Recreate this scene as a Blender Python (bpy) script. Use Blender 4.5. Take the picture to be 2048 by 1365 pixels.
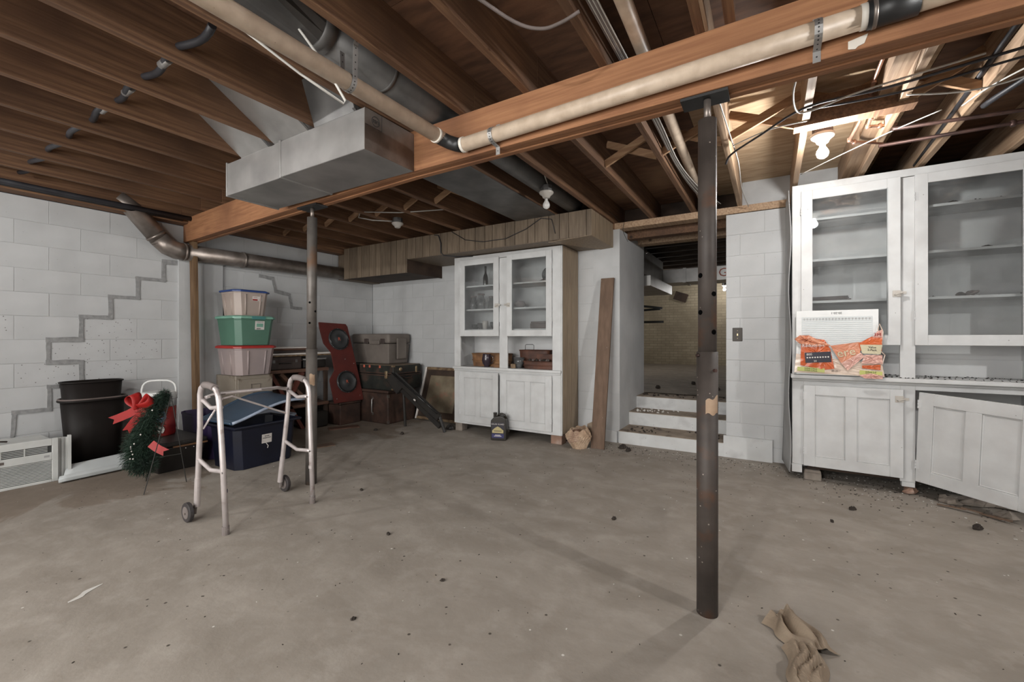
import bpy, math, random
from mathutils import Vector, Matrix, Euler
random.seed(7)
PI = math.pi
SC = bpy.context.scene
COL = SC.collection
for o in list(bpy.data.objects): bpy.data.objects.remove(o)

# ---------------------------------------------------------------- camera
cd = bpy.data.cameras.new('camera'); cam = bpy.data.objects.new('camera', cd); COL.objects.link(cam)
cam.location = (0, 0, 1.15)
cam.rotation_euler = (PI/2, 0, math.atan(516/853))
cd.sensor_width = 36; cd.sensor_fit = 'HORIZONTAL'; cd.lens = 853/2048*36
cd.shift_y = -(682.5-675)/2048
cd.clip_start = .02
SC.camera = cam
# ---------------------------------------------------------------- world, exposure
w = bpy.data.worlds.new('world'); SC.world = w; w.use_nodes = True
w.node_tree.nodes['Background'].inputs[0].default_value = (.8, .85, 1, 1)
w.node_tree.nodes['Background'].inputs[1].default_value = .02
SC.view_settings.view_transform = 'Standard'; SC.view_settings.look = 'None'
SC.view_settings.gamma = 1; SC.view_settings.use_curve_mapping = False
SC.view_settings.exposure = .24
BULB = {'seen': 950, 'left': 1150, 'mid': 2100, 'right': 2300, 'far': 1200, 'dim': 420}       # emission of the bare bulbs
# bulbs hanging behind and beside the camera: x, y
ROOM_BULBS = [(-4.1, -.7), (-.75, -1.5), (2.45, 1.35)]
# added area light behind the camera, standing in for the room's soft fill
la = bpy.data.lights.new('bounce', 'AREA'); la.shape = 'RECTANGLE'; la.size = 3.6; la.size_y = 1.6; la.energy = 62; la.spread = math.radians(110)
lo = bpy.data.objects.new('bounce', la); COL.objects.link(lo); lo.location = (-2.05, -2.0, 1.3)
lo.rotation_euler = (math.radians(86), 0, math.radians(6)); la.color = (1, .985, .96)

# ---------------------------------------------------------------- materials
def mat(name, c1, c2=None, rough=.7, metal=0, scale=6, stretch=(1, 1, 1), bump=0, detail=4, lo=.35, hi=.65,
        spots=None, spot_scale=10, spot_size=.12, c3=None, scale3=2, lo3=.55, hi3=.7, emit=0, alpha=1, spec=.5, coat=0, rnd=0):
    m = bpy.data.materials.new(name); m.use_nodes = True
    nt = m.node_tree; N = nt.nodes; L = nt.links
    b = N['Principled BSDF']
    b.inputs['Roughness'].default_value = rough; b.inputs['Metallic'].default_value = metal
    b.inputs['Specular IOR Level'].default_value = spec
    if coat: b.inputs['Coat Weight'].default_value = coat
    if alpha < 1: b.inputs['Alpha'].default_value = alpha
    if emit:
        b.inputs['Emission Color'].default_value = (*c1, 1); b.inputs['Emission Strength'].default_value = emit
    c2 = c2 or tuple(min(1, x*.82) for x in c1)
    tc = N.new('ShaderNodeTexCoord'); mp = N.new('ShaderNodeMapping'); L.new(tc.outputs['Object'], mp.inputs[0])
    mp.inputs['Scale'].default_value = stretch
    nz = N.new('ShaderNodeTexNoise'); nz.inputs['Scale'].default_value = scale; nz.inputs['Detail'].default_value = detail
    L.new(mp.outputs[0], nz.inputs[0])
    def ramp(src, a, b_):
        r = N.new('ShaderNodeMapRange'); r.inputs[1].default_value = a; r.inputs[2].default_value = b_
        L.new(src, r.inputs[0]); return r.outputs[0]
    def mix(fac, A, B):
        x = N.new('ShaderNodeMix'); x.data_type = 'RGBA'; L.new(fac, x.inputs[0])
        for s, i in ((A, 6), (B, 7)):
            if isinstance(s, tuple): x.inputs[i].default_value = (*s, 1)
            else: L.new(s, x.inputs[i])
        return x.outputs[2]
    col = mix(ramp(nz.outputs[0], lo, hi), tuple(c2), tuple(c1))
    if c3:
        n3 = N.new('ShaderNodeTexNoise'); n3.inputs['Scale'].default_value = scale3; n3.inputs['Detail'].default_value = 6
        L.new(tc.outputs['Object'], n3.inputs[0]); col = mix(ramp(n3.outputs[0], lo3, hi3), col, tuple(c3))
    if spots:
        vo = N.new('ShaderNodeTexVoronoi'); vo.inputs['Scale'].default_value = spot_scale; L.new(mp.outputs[0], vo.inputs[0])
        col = mix(ramp(vo.outputs['Distance'], spot_size, spot_size*.5), col, tuple(spots))
    if rnd:
        oi = N.new('ShaderNodeObjectInfo'); hs = N.new('ShaderNodeHueSaturation')
        L.new(ramp2(N, L, oi.outputs['Random'], 1-rnd, 1+rnd), hs.inputs['Value']); L.new(col, hs.inputs['Color']); col = hs.outputs[0]
    L.new(col, b.inputs['Base Color'])
    if bump:
        bp = N.new('ShaderNodeBump'); bp.inputs['Strength'].default_value = bump; bp.inputs['Distance'].default_value = .01
        L.new(nz.outputs[0], bp.inputs['Height']); L.new(bp.outputs[0], b.inputs['Normal'])
    return m
def ramp2(N, L, src, a, b):
    r = N.new('ShaderNodeMapRange'); r.inputs[3].default_value = a; r.inputs[4].default_value = b; L.new(src, r.inputs[0]); return r.outputs[0]
def glass_mat(name, tint=(.92, .93, .93), dust=.05):
    m = bpy.data.materials.new(name); m.use_nodes = True; nt = m.node_tree; N = nt.nodes; L = nt.links
    N.remove(N['Principled BSDF']); out = N['Material Output']
    t = N.new('ShaderNodeBsdfTransparent'); t.inputs[0].default_value = (*tint, 1)
    g = N.new('ShaderNodeBsdfGlossy'); g.inputs['Roughness'].default_value = .015
    d = N.new('ShaderNodeBsdfDiffuse'); d.inputs[0].default_value = (.6, .6, .6, 1)
    f = N.new('ShaderNodeFresnel'); f.inputs[0].default_value = 1.5
    a = N.new('ShaderNodeMixShader'); b = N.new('ShaderNodeMixShader')
    tc = N.new('ShaderNodeTexCoord'); nz = N.new('ShaderNodeTexNoise'); nz.inputs['Scale'].default_value = 7; nz.inputs['Detail'].default_value = 6
    L.new(tc.outputs['Object'], nz.inputs[0])
    r = N.new('ShaderNodeMapRange'); r.inputs[1].default_value = .4; r.inputs[2].default_value = .8; r.inputs[3].default_value = dust*.4; r.inputs[4].default_value = dust*2
    L.new(nz.outputs[0], r.inputs[0]); L.new(r.outputs[0], a.inputs[0]); L.new(t.outputs[0], a.inputs[1]); L.new(d.outputs[0], a.inputs[2])
    L.new(f.outputs[0], b.inputs[0]); L.new(a.outputs[0], b.inputs[1]); L.new(g.outputs[0], b.inputs[2])
    L.new(b.outputs[0], out.inputs[0]); return m

ORG = (.35, .165, .075); ORGD = (.25, .108, .047)
M = {}
def wood(name, c, d, ax, **k):
    st = [20, 20, 20]; st['xyz'.index(ax)] = .8; k.setdefault('detail', 7); k.setdefault('c3', (d[0]*.8, d[1]*.8, d[2]*.8)); k.setdefault('scale3', 1.7); k.setdefault('lo3', .5); k.setdefault('hi3', .7)
    k.setdefault('scale', 3.2); k.setdefault('rough', .75)
    M[name] = mat(name, c, d, stretch=tuple(st), bump=.25, spots=(d[0]*.35, d[1]*.35, d[2]*.35), spot_scale=.28, spot_size=.14, **k)
wood('joist', (.19, .10, .05), (.105, .05, .025), 'y', rnd=.18)
wood('beam', ORG, ORGD, 'x', rnd=.08, c3=(.19, .08, .036), lo3=.5, hi3=.68)
wood('post_wood', (.20, .12, .06), (.10, .055, .025), 'z')
wood('bridging', (.40, .25, .14), (.27, .15, .08), 'x')
wood('pale_lumber', (.40, .28, .18), (.26, .165, .1), 'y', rnd=.12)
M['plywood'] = mat('plywood', (.165, .08, .042), (.085, .04, .021), scale=5, stretch=(1, 4, 1), rough=.8, detail=8, bump=.2, c3=(.23, .135, .075), scale3=.8, rnd=.12)  # subfloor wood darkened so its colour carries the shade of the unlit ceiling
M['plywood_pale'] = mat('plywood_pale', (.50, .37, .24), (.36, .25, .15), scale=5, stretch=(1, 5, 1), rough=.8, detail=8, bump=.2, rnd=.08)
WH = (.50, .505, .505)
M['block'] = mat('block', WH, (.44, .445, .445), scale=3, rough=.85, bump=.35, detail=9, spots=(.25, .24, .22), spot_scale=26, spot_size=.07, c3=(.38, .385, .38), scale3=1.3, lo3=.55, hi3=.75)
M['block_pitted'] = mat('block_pitted', WH, (.45, .45, .45), scale=5, rough=.85, bump=.3, detail=9, spots=(.12, .11, .1), spot_scale=34, spot_size=.17, c3=(.38, .385, .38), scale3=1.3)
M['joint'] = mat('joint', (.47, .475, .47), (.40, .40, .40), rough=.9)
M['mortar'] = mat('mortar', (.30, .30, .295), (.22, .22, .22), rough=.95, bump=.4, scale=30)
M['floor'] = None
M['painted'] = mat('painted', (.57, .575, .57), (.50, .50, .495), scale=7, rough=.6, bump=.1, detail=8, spots=(.2, .19, .17), spot_scale=9, spot_size=.035, c3=(.42, .42, .41), scale3=3.2, lo3=.6, hi3=.8)
M['painted_in'] = mat('painted_in', (.60, .605, .60), (.54, .54, .54), scale=3, rough=.7, detail=8, c3=(.38, .38, .38), scale3=1.6, lo3=.5, hi3=.8)
M['grime'] = mat('grime', (.05, .045, .04), (.015, .013, .012), scale=30, rough=1, bump=.6)
M['glass'] = glass_mat('glass')
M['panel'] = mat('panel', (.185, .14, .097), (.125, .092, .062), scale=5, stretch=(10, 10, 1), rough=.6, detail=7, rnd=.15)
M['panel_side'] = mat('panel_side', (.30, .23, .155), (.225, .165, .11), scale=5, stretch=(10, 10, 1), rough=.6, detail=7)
M['steel_post'] = mat('steel_post', (.072, .058, .05), (.045, .036, .031), scale=9, rough=.6, metal=.15, detail=8, c3=(.10, .048, .026), scale3=7, lo3=.55, hi3=.68, spots=(.4, .35, .3), spot_scale=28, spot_size=.10)
M['grey_post'] = mat('grey_post', (.15, .135, .122), (.10, .088, .078), scale=9, rough=.5, metal=.4, detail=8, c3=(.16, .095, .06), scale3=5, lo3=.55, hi3=.7)
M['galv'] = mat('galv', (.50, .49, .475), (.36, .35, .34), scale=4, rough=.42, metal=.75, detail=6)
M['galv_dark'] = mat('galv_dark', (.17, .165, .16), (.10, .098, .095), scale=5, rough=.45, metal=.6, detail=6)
M['galv_brown'] = mat('galv_brown', (.32, .28, .25), (.17, .14, .12), scale=7, rough=.4, metal=.7, detail=6)
M['pvc'] = mat('pvc', (.62, .50, .385), (.5, .39, .29), scale=5, stretch=(4, 4, 4), rough=.42, detail=8, spots=(.25, .15, .1), spot_scale=7, spot_size=.05)
M['pvc_end'] = mat('pvc_end', (.75, .70, .62), rough=.5)
M['rubber'] = mat('rubber', (.012, .012, .012), (.02, .02, .02), rough=.45)
M['black_cable'] = mat('black_cable', (.016, .015, .018), (.03, .03, .035), rough=.5)
M['dark_hole'] = mat('dark_hole', (.003, .003, .003), rough=1, spec=0)
M['white_cable'] = mat('white_cable', (.5, .48, .44), rough=.5)
M['porcelain'] = mat('porcelain', (.50, .47, .43), (.44, .41, .37), rough=.25)
M['bulb_off'] = mat('bulb_off', (.8, .79, .76), rough=.2)
for k, v in BULB.items(): M['bulb_'+k] = mat('bulb_'+k, (1, .99, .975), (1, .99, .975), emit=v)
M['copper'] = mat('copper', (.55, .33, .24), (.36, .2, .14), scale=12, rough=.4, metal=.8)
M['copper_dark'] = mat('copper_dark', (.10, .055, .045), (.05, .03, .026), scale=12, rough=.5, metal=.6)
M['bag_mark'] = mat('bag_mark', (.35, .2, .18), rough=.8)
M['alu'] = mat('alu', (.62, .565, .55), (.5, .45, .44), scale=10, rough=.38, metal=.45, detail=6, c3=(.33, .25, .23), scale3=14, lo3=.62, hi3=.75)
M['grip'] = mat('grip', (.20, .17, .16), (.13, .11, .1), rough=.8)
M['wheel'] = mat('wheel', (.05, .042, .042), (.03, .026, .026), rough=.7)
M['black'] = mat('black', (.012, .010, .009), (.018, .015, .012), rough=.5)
M['black_bin'] = mat('black_bin', (.007, .005, .004), (.010, .007, .006), rough=.6, spec=.3)
M['rim_grey'] = mat('rim_grey', (.18, .145, .135), (.1, .08, .07), rough=.7)
M['ac'] = mat('ac', (.62, .63, .61), (.53, .54, .52), scale=6, rough=.55)
M['dark_gap'] = mat('dark_gap', (.06, .06, .06), rough=.9)
M['sheet'] = mat('sheet', (.58, .61, .61), (.5, .53, .53), scale=3, rough=.6)
M['red'] = mat('red', (.36, .010, .008), (.26, .007, .006), rough=.55)
M['red_dull'] = mat('red_dull', (.26, .018, .016), (.2, .012, .012), rough=.4)
M['white'] = mat('white', (.68, .68, .66), rough=.4)
M['label_white'] = mat('label_white', (.70, .66, .62), rough=.6)
M['print_black'] = mat('print_black', (.03, .03, .03), rough=.7)
M['print_blue'] = mat('print_blue', (.18, .27, .4), rough=.6)
M['needle'] = mat('needle', (.018, .045, .026), (.01, .024, .016), scale=8, rough=.7)
M['needle_light'] = mat('needle_light', (.045, .085, .055), rough=.7)
M['wire'] = mat('wire', (.03, .028, .025), rough=.5, metal=.5)
M['purple'] = mat('purple', (.035, .02, .075), (.025, .015, .055), rough=.4)
M['navy'] = mat('navy', (.004, .006, .018), (.003, .004, .012), rough=.4)
M['blue_lid'] = mat('blue_lid', (.035, .065, .105), (.028, .055, .09), rough=.4)
M['blue_rim'] = mat('blue_rim', (.30, .35, .44), rough=.4)
M['lid_blue2'] = mat('lid_blue2', (.03, .07, .24), rough=.4)
M['clear_tote'] = mat('clear_tote', (.42, .345, .30), (.35, .285, .25), scale=3, rough=.45)
M['grey_tote'] = mat('grey_tote', (.30, .28, .29), (.24, .225, .235), scale=3, rough=.45)
M['clear_tote2'] = mat('clear_tote2', (.36, .29, .275), (.29, .24, .235), scale=3, rough=.45)
M['green'] = mat('green', (.085, .19, .135), (.07, .155, .11), scale=3, rough=.4)
M['green_lid'] = mat('green_lid', (.20, .42, .32), rough=.4)
M['teal'] = mat('teal', (.06, .23, .22), rough=.5)
M['red_lid'] = mat('red_lid', (.42, .03, .025), rough=.4)
M['file'] = mat('file', (.29, .25, .20), (.23, .195, .155), scale=4, rough=.5, metal=.1, c3=(.09, .055, .035), scale3=9, lo3=.62, hi3=.72)
M['board_red'] = mat('board_red', (.095, .012, .007), (.07, .009, .006), scale=5, rough=.85)
M['cone'] = mat('cone', (.02, .021, .022), (.035, .036, .037), rough=.5)
M['shiny_ring'] = mat('shiny_ring', (.012, .012, .012), rough=.15)
M['logo_red'] = mat('logo_red', (.55, .12, .07), rough=.4)
M['case_grey'] = mat('case_grey', (.17, .145, .125), (.13, .11, .095), scale=5, rough=.7)
M['case_dark'] = mat('case_dark', (.05, .035, .03), rough=.7)
M['trunk'] = mat('trunk', (.022, .025, .02), (.012, .013, .011), scale=8, rough=.6, c3=(.06, .035, .025), scale3=6)
M['trunk_brown'] = mat('trunk_brown', (.075, .038, .026), (.03, .017, .012), scale=9, rough=.7, detail=8)
M['trunk_top'] = mat('trunk_top', (.20, .15, .10), (.12, .09, .06), scale=6, rough=.8)
M['brass'] = mat('brass', (.55, .45, .28), (.3, .2, .12), scale=20, rough=.4, metal=.7)
M['shelf_wood'] = mat('shelf_wood', (.14, .07, .045), (.08, .04, .025), scale=4, stretch=(6, 1, 6), rough=.8)
M['red_wood'] = mat('red_wood', (.14, .035, .02), (.07, .02, .012), scale=5, rough=.8)
M['plank'] = mat('plank', (.155, .10, .068), (.11, .07, .047), scale=6, stretch=(4, 4, .5), rough=.85, detail=8, bump=.2, spots=(.4, .35, .3), spot_scale=7, spot_size=.05)
M['gilt'] = mat('gilt', (.26, .18, .10), (.10, .06, .035), scale=20, rough=.6)
M['picture'] = mat('picture', (.22, .18, .12), (.12, .09, .055), scale=6, rough=.6, c3=(.25, .12, .08), scale3=7)
M['dark_wood'] = mat('dark_wood', (.06, .035, .022), (.03, .018, .012), scale=6, rough=.8)
M['basket'] = mat('basket', (.26, .13, .055), (.10, .045, .02), scale=9, rough=.7, detail=8)
M['basket_dark'] = mat('basket_dark', (.12, .045, .025), (.05, .02, .012), scale=9, rough=.6, detail=8)
M['jug_glass'] = mat('jug_glass', (.04, .028, .038), rough=.15)
M['smoke_glass'] = mat('smoke_glass', (.16, .165, .165), (.07, .07, .07), scale=14, rough=.12, alpha=.75)
M['dark_bottle'] = mat('dark_bottle', (.05, .05, .048), rough=.15)
M['paper_bag'] = mat('paper_bag', (.50, .37, .26), (.30, .2, .13), scale=9, rough=.9, detail=8, bump=.6)
M['kraft'] = mat('kraft', (.30, .235, .17), (.22, .165, .115), scale=5, rough=.85, detail=6, bump=.3)
M['brick'] = mat('brick', (.30, .18, .13), (.22, .14, .1), scale=8, rough=.95, c3=(.42, .33, .28), scale3=6)
M['stone'] = mat('stone', (.27, .235, .20), (.19, .16, .135), scale=14, rough=.95, bump=.5)
M['clod'] = mat('clod', (.045, .035, .028), (.02, .015, .012), scale=20, rough=1)
M['flake'] = mat('flake', (.62, .6, .56), rough=.8)
M['filter'] = mat('filter', (.72, .73, .72), (.66, .67, .66), rough=.8)
M['orange'] = mat('orange', (.60, .13, .035), (.45, .09, .03), scale=4, rough=.3)
M['orange_pale'] = mat('orange_pale', (.62, .28, .17), (.55, .22, .13), rough=.3)
M['pink_film'] = mat('pink_film', (.72, .44, .38), (.6, .36, .3), scale=16, rough=.2)
M['film'] = mat('film', (.72, .6, .5), (.55, .42, .34), scale=9, rough=.2)
M['lime'] = mat('lime', (.50, .52, .16), rough=.4)
M['cream'] = mat('cream', (.62, .56, .38), rough=.4)
M['ink'] = mat('ink', (.02, .018, .03), rough=.4)
M['switch_plate'] = mat('switch_plate', (.035, .027, .018), rough=.5)
M['jug_black'] = mat('jug_black', (.014, .011, .008), (.02, .016, .012), rough=.35)
M['jug_blue'] = mat('jug_blue', (.03, .03, .12), rough=.4)
M['yellow'] = mat('yellow', (.50, .42, .2), rough=.5)
M['old_brick'] = None
M['step_top'] = mat('step_top', (.33, .27, .21), (.21, .165, .125), scale=7, rough=.95, detail=9, bump=.4, c3=(.12, .09, .07), scale3=9)
M['step_face'] = mat('step_face', (.60, .61, .605), (.52, .525, .52), scale=4, rough=.85, detail=8, spots=(.1, .1, .1), spot_scale=22, spot_size=.08, c3=(.42, .42, .42), scale3=4, lo3=.55, hi3=.7)
M['warped'] = mat('warped', (.42, .425, .425), (.34, .34, .34), scale=4, rough=.8)

def floor_mat(name, base, dark, light):
    m = bpy.data.materials.new(name); m.use_nodes = True; nt = m.node_tree; N = nt.nodes; L = nt.links
    b = N['Principled BSDF']; b.inputs['Roughness'].default_value = .78; b.inputs['Specular IOR Level'].default_value = .3
    tc = N.new('ShaderNodeTexCoord')
    def noise(s, d, st=(1, 1, 1), dist=0):
        mp = N.new('ShaderNodeMapping'); mp.inputs['Scale'].default_value = st; L.new(tc.outputs['Object'], mp.inputs[0])
        n = N.new('ShaderNodeTexNoise'); n.inputs['Scale'].default_value = s; n.inputs['Detail'].default_value = d
        n.inputs['Roughness'].default_value = .62; n.inputs['Distortion'].default_value = dist; L.new(mp.outputs[0], n.inputs[0]); return n.outputs[0]
    def rg(src, a, c, x=0, y=1):
        r = N.new('ShaderNodeMapRange'); r.inputs[1].default_value = a; r.inputs[2].default_value = c; r.inputs[3].default_value = x; r.inputs[4].default_value = y; L.new(src, r.inputs[0]); return r.outputs[0]
    def mix(f, A, B):
        x = N.new('ShaderNodeMix'); x.data_type = 'RGBA'; L.new(f, x.inputs[0])
        for s, i in ((A, 6), (B, 7)):
            if isinstance(s, tuple): x.inputs[i].default_value = (*s, 1)
            else: L.new(s, x.inputs[i])
        return x.outputs[2]
    c = mix(rg(noise(2.2, 10, (1, 1.6, 1), .6), .3, .7), dark, base)
    c = mix(rg(noise(6.5, 10), .50, .78, 0, .7), c, light)
    c = mix(rg(noise(1.1, 8, (1, 1, 1), 1.2), .60, .74, 0, .55), c, tuple(x*.62 for x in base))
    c = mix(rg(noise(26, 6), .64, .74, 0, .5), c, tuple(x*.55 for x in base))
    # darker brown patch along the left wall
    sx = N.new('ShaderNodeSeparateXYZ'); L.new(tc.outputs['Object'], sx.inputs[0])
    ad = N.new('ShaderNodeMath'); ad.operation = 'ADD'; L.new(rg(noise(1.6, 8, (1, 1, 1), 1), .3, .7, -.55, .55), ad.inputs[0]); L.new(sx.outputs[0], ad.inputs[1])
    c = mix(rg(ad.outputs[0], -3.95, -4.1, 0, .55), c, (.16, .115, .08))
    vo = N.new('ShaderNodeTexVoronoi'); vo.inputs['Scale'].default_value = 9; L.new(tc.outputs['Object'], vo.inputs[0])
    c = mix(rg(vo.outputs['Distance'], .07, .04), c, (.06, .05, .04))
    v2 = N.new('ShaderNodeTexVoronoi'); v2.inputs['Scale'].default_value = 5.3; L.new(tc.outputs['Object'], v2.inputs[0])
    c = mix(rg(v2.outputs['Distance'], .035, .025), c, (.6, .57, .53))
    L.new(c, b.inputs['Base Color'])
    bp = N.new('ShaderNodeBump'); bp.inputs['Strength'].default_value = .25; bp.inputs['Distance'].default_value = .01
    L.new(noise(14, 10), bp.inputs['Height']); L.new(bp.outputs[0], b.inputs['Normal'])
    return m
M['floor'] = floor_mat('floor', (.335, .30, .26), (.235, .205, .172), (.41, .372, .328))
M['floor_up'] = floor_mat('floor_up', (.27, .225, .175), (.16, .13, .10), (.38, .33, .27))
def brick_mat():
    m = bpy.data.materials.new('old_brick'); m.use_nodes = True; nt = m.node_tree; N = nt.nodes; L = nt.links
    b = N['Principled BSDF']; b.inputs['Roughness'].default_value = .9
    tc = N.new('ShaderNodeTexCoord'); mp = N.new('ShaderNodeMapping'); mp.inputs['Rotation'].default_value = (PI/2, 0, 0)
    L.new(tc.outputs['Object'], mp.inputs[0])
    br = N.new('ShaderNodeTexBrick'); L.new(mp.outputs[0], br.inputs[0]); br.inputs['Scale'].default_value = 1
    br.inputs['Brick Width'].default_value = .21; br.inputs['Row Height'].default_value = .07; br.inputs['Mortar Size'].default_value = .006
    br.inputs['Color1'].default_value = (.40, .335, .235, 1); br.inputs['Color2'].default_value = (.33, .275, .19, 1); br.inputs['Mortar'].default_value = (.25, .205, .14, 1)
    nz = N.new('ShaderNodeTexNoise'); nz.inputs['Scale'].default_value = 1.6; nz.inputs['Detail'].default_value = 10; nz.inputs['Roughness'].default_value = .7; L.new(tc.outputs['Object'], nz.inputs[0])
    r = N.new('ShaderNodeMapRange'); r.inputs[1].default_value = .40; r.inputs[2].default_value = .62; r.inputs[4].default_value = .85; L.new(nz.outputs[0], r.inputs[0])
    x = N.new('ShaderNodeMix'); x.data_type = 'RGBA'; L.new(r.outputs[0], x.inputs[0]); L.new(br.outputs[0], x.inputs[6]); x.inputs[7].default_value = (.25, .205, .14, 1)
    L.new(x.outputs[2], b.inputs['Base Color'])
    bp = N.new('ShaderNodeBump'); bp.inputs['Strength'].default_value = .5; bp.inputs['Distance'].default_value = .01; L.new(br.outputs[1], bp.inputs['Height']); bp.invert = True
    L.new(bp.outputs[0], b.inputs['Normal']); return m
M['old_brick'] = brick_mat()

# ---------------------------------------------------------------- helpers
def wmat(o):
    m = o.matrix_basis.copy(); p = o.parent
    while p: m = p.matrix_basis @ m; p = p.parent
    return m
class MB:
    def __init__(s): s.v = []; s.f = []
    def add(s, vs, fs):
        n = len(s.v); s.v += [Vector(v) for v in vs]; s.f += [tuple(i+n for i in f) for f in fs]; return s
    def box(s, x0, x1, y0, y1, z0, z1):
        return s.add([(x0, y0, z0), (x1, y0, z0), (x1, y1, z0), (x0, y1, z0), (x0, y0, z1), (x1, y0, z1), (x1, y1, z1), (x0, y1, z1)],
              [(0, 3, 2, 1), (4, 5, 6, 7), (0, 1, 5, 4), (1, 2, 6, 5), (2, 3, 7, 6), (3, 0, 4, 7)])
    def rbox(s, c, size, rot=(0, 0, 0)):
        R = Euler(rot).to_matrix(); a, b, d = [q/2 for q in size]; c = Vector(c)
        vs = [c + R @ Vector(p) for p in ((-a, -b, -d), (a, -b, -d), (a, b, -d), (-a, b, -d), (-a, -b, d), (a, -b, d), (a, b, d), (-a, b, d))]
        return s.add(vs, [(0, 3, 2, 1), (4, 5, 6, 7), (0, 1, 5, 4), (1, 2, 6, 5), (2, 3, 7, 6), (3, 0, 4, 7)])
    def beam(s, p0, p1, w, h, up=(0, 0, 1)):
        p0 = Vector(p0); p1 = Vector(p1); d = (p1-p0).normalized(); u = Vector(up); sd = d.cross(u).normalized(); u = sd.cross(d)
        vs = []
        for p in (p0, p1):
            for a, b in ((-1, -1), (1, -1), (1, 1), (-1, 1)): vs.append(p + sd*a*w/2 + u*b*h/2)
        return s.add(vs, [(0, 1, 2, 3), (7, 6, 5, 4), (0, 4, 5, 1), (1, 5, 6, 2), (2, 6, 7, 3), (3, 7, 4, 0)])
    def hexa(s, pts):
        return s.add(pts, [(0, 3, 2, 1), (4, 5, 6, 7), (0, 1, 5, 4), (1, 2, 6, 5), (2, 3, 7, 6), (3, 0, 4, 7)])
    def prism(s, poly, f, a, b):
        n = len(poly)
        vs = [f(p[0], p[1], a) for p in poly] + [f(p[0], p[1], b) for p in poly]
        fs = [tuple(range(n)), tuple(range(2*n-1, n-1, -1))] + [(i, i+n, (i+1) % n+n, (i+1) % n) for i in range(n)]
        return s.add(vs, fs)
    def tube(s, pts, r, n=8, closed=False):
        pts = [Vector(p) for p in pts]; rs = r if isinstance(r, (list, tuple)) else [r]*len(pts)
        ref = None; vs = []
        for i, p in enumerate(pts):
            a = pts[max(0, i-1)]; b = pts[min(len(pts)-1, i+1)]
            if closed: a = pts[i-1]; b = pts[(i+1) % len(pts)]
            d = (b-a).normalized()
            if ref is None: ref = Vector((0, 0, 1)) if abs(d.z) < .9 else Vector((1, 0, 0))
            x = (ref - d*ref.dot(d)).normalized(); y = d.cross(x); ref = x
            for k in range(n):
                t = 2*PI*k/n; vs.append(p + (x*math.cos(t)+y*math.sin(t))*rs[i])
        fs = []; m = len(pts)
        for i in range(m if closed else m-1):
            j = (i+1) % m
            for k in range(n): fs.append((i*n+k, i*n+(k+1) % n, j*n+(k+1) % n, j*n+k))
        if not closed: fs += [tuple(range(n-1, -1, -1)), tuple(range((m-1)*n, m*n))]
        return s.add(vs, fs)
    def lathe(s, prof, c=(0, 0, 0), n=16, sx=1, sy=1, axis='z'):
        vs = []
        for r, z in prof:
            for k in range(n):
                t = 2*PI*k/n; p = (r*math.cos(t)*sx, r*math.sin(t)*sy, z)
                if axis == 'x': p = (p[2], p[0], p[1])
                if axis == 'y': p = (p[0], p[2], p[1])
                vs.append((p[0]+c[0], p[1]+c[1], p[2]+c[2]))
        m = len(prof); fs = []
        for i in range(m-1):
            for k in range(n): fs.append((i*n+k, i*n+(k+1) % n, (i+1)*n+(k+1) % n, (i+1)*n+k))
        fs += [tuple(range(n-1, -1, -1)), tuple(range((m-1)*n, m*n))]
        return s.add(vs, fs)
    def grid(s, fn, nu, nv):
        vs = [fn(i/nu, j/nv) for j in range(nv+1) for i in range(nu+1)]
        fs = [(j*(nu+1)+i, j*(nu+1)+i+1, (j+1)*(nu+1)+i+1, (j+1)*(nu+1)+i) for j in range(nv) for i in range(nu)]
        return s.add(vs, fs)
    def xf(s, m):
        s.v = [m @ v for v in s.v]; return s
    def build(s, name, m, parent=None, smooth=False, bevel=0, solid=0, local=False, loc=None, rot=None, seg=1, keep=False):
        vs = s.v; base = None
        if parent is not None and not local:
            im = wmat(parent).inverted(); vs = [im @ v for v in vs]
        elif parent is None and not keep and loc is None:
            xs = [v.x for v in vs]; ys = [v.y for v in vs]; zs = [v.z for v in vs]
            base = Vector(((min(xs)+max(xs))/2, (min(ys)+max(ys))/2, min(zs))); vs = [v-base for v in vs]
        me = bpy.data.meshes.new(name); me.from_pydata([tuple(v) for v in vs], [], s.f); me.update()
        import bmesh
        bm = bmesh.new(); bm.from_mesh(me); bmesh.ops.recalc_face_normals(bm, faces=bm.faces); bm.to_mesh(me); bm.free()
        if smooth: me.shade_smooth() if hasattr(me, 'shade_smooth') else None
        me.materials.append(M[m] if isinstance(m, str) else m)
        o = bpy.data.objects.new(name, me); COL.objects.link(o)
        if base: o.location = base
        if loc is not None: o.location = loc
        if rot is not None: o.rotation_euler = rot
        if parent is not None: o.parent = parent
        if solid:
            md = o.modifiers.new('solid', 'SOLIDIFY'); md.thickness = solid; md.offset = 0
        if bevel:
            md = o.modifiers.new('bevel', 'BEVEL'); md.width = bevel; md.segments = seg; md.limit_method = 'ANGLE'
        if smooth:
            bm = None
            for p in me.polygons: p.use_smooth = len(p.vertices) <= 4
        return o
def tag(o, label=None, cat=None, group=None, kind=None):
    if label: o['label'] = label
    if cat: o['category'] = cat
    if group: o['group'] = group
    if kind: o['kind'] = kind
    return o
def thing(name, loc, label, cat, rz=0, group=None):
    o = bpy.data.objects.new(name, None); COL.objects.link(o); o.location = loc; o.rotation_euler = (0, 0, rz)
    o.empty_display_size = .1
    return tag(o, label, cat, group)
def struct(o): o['kind'] = 'structure'; return o
def stuff(o): o['kind'] = 'stuff'; return o
def rnd(a, b): return random.uniform(a, b)
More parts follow.
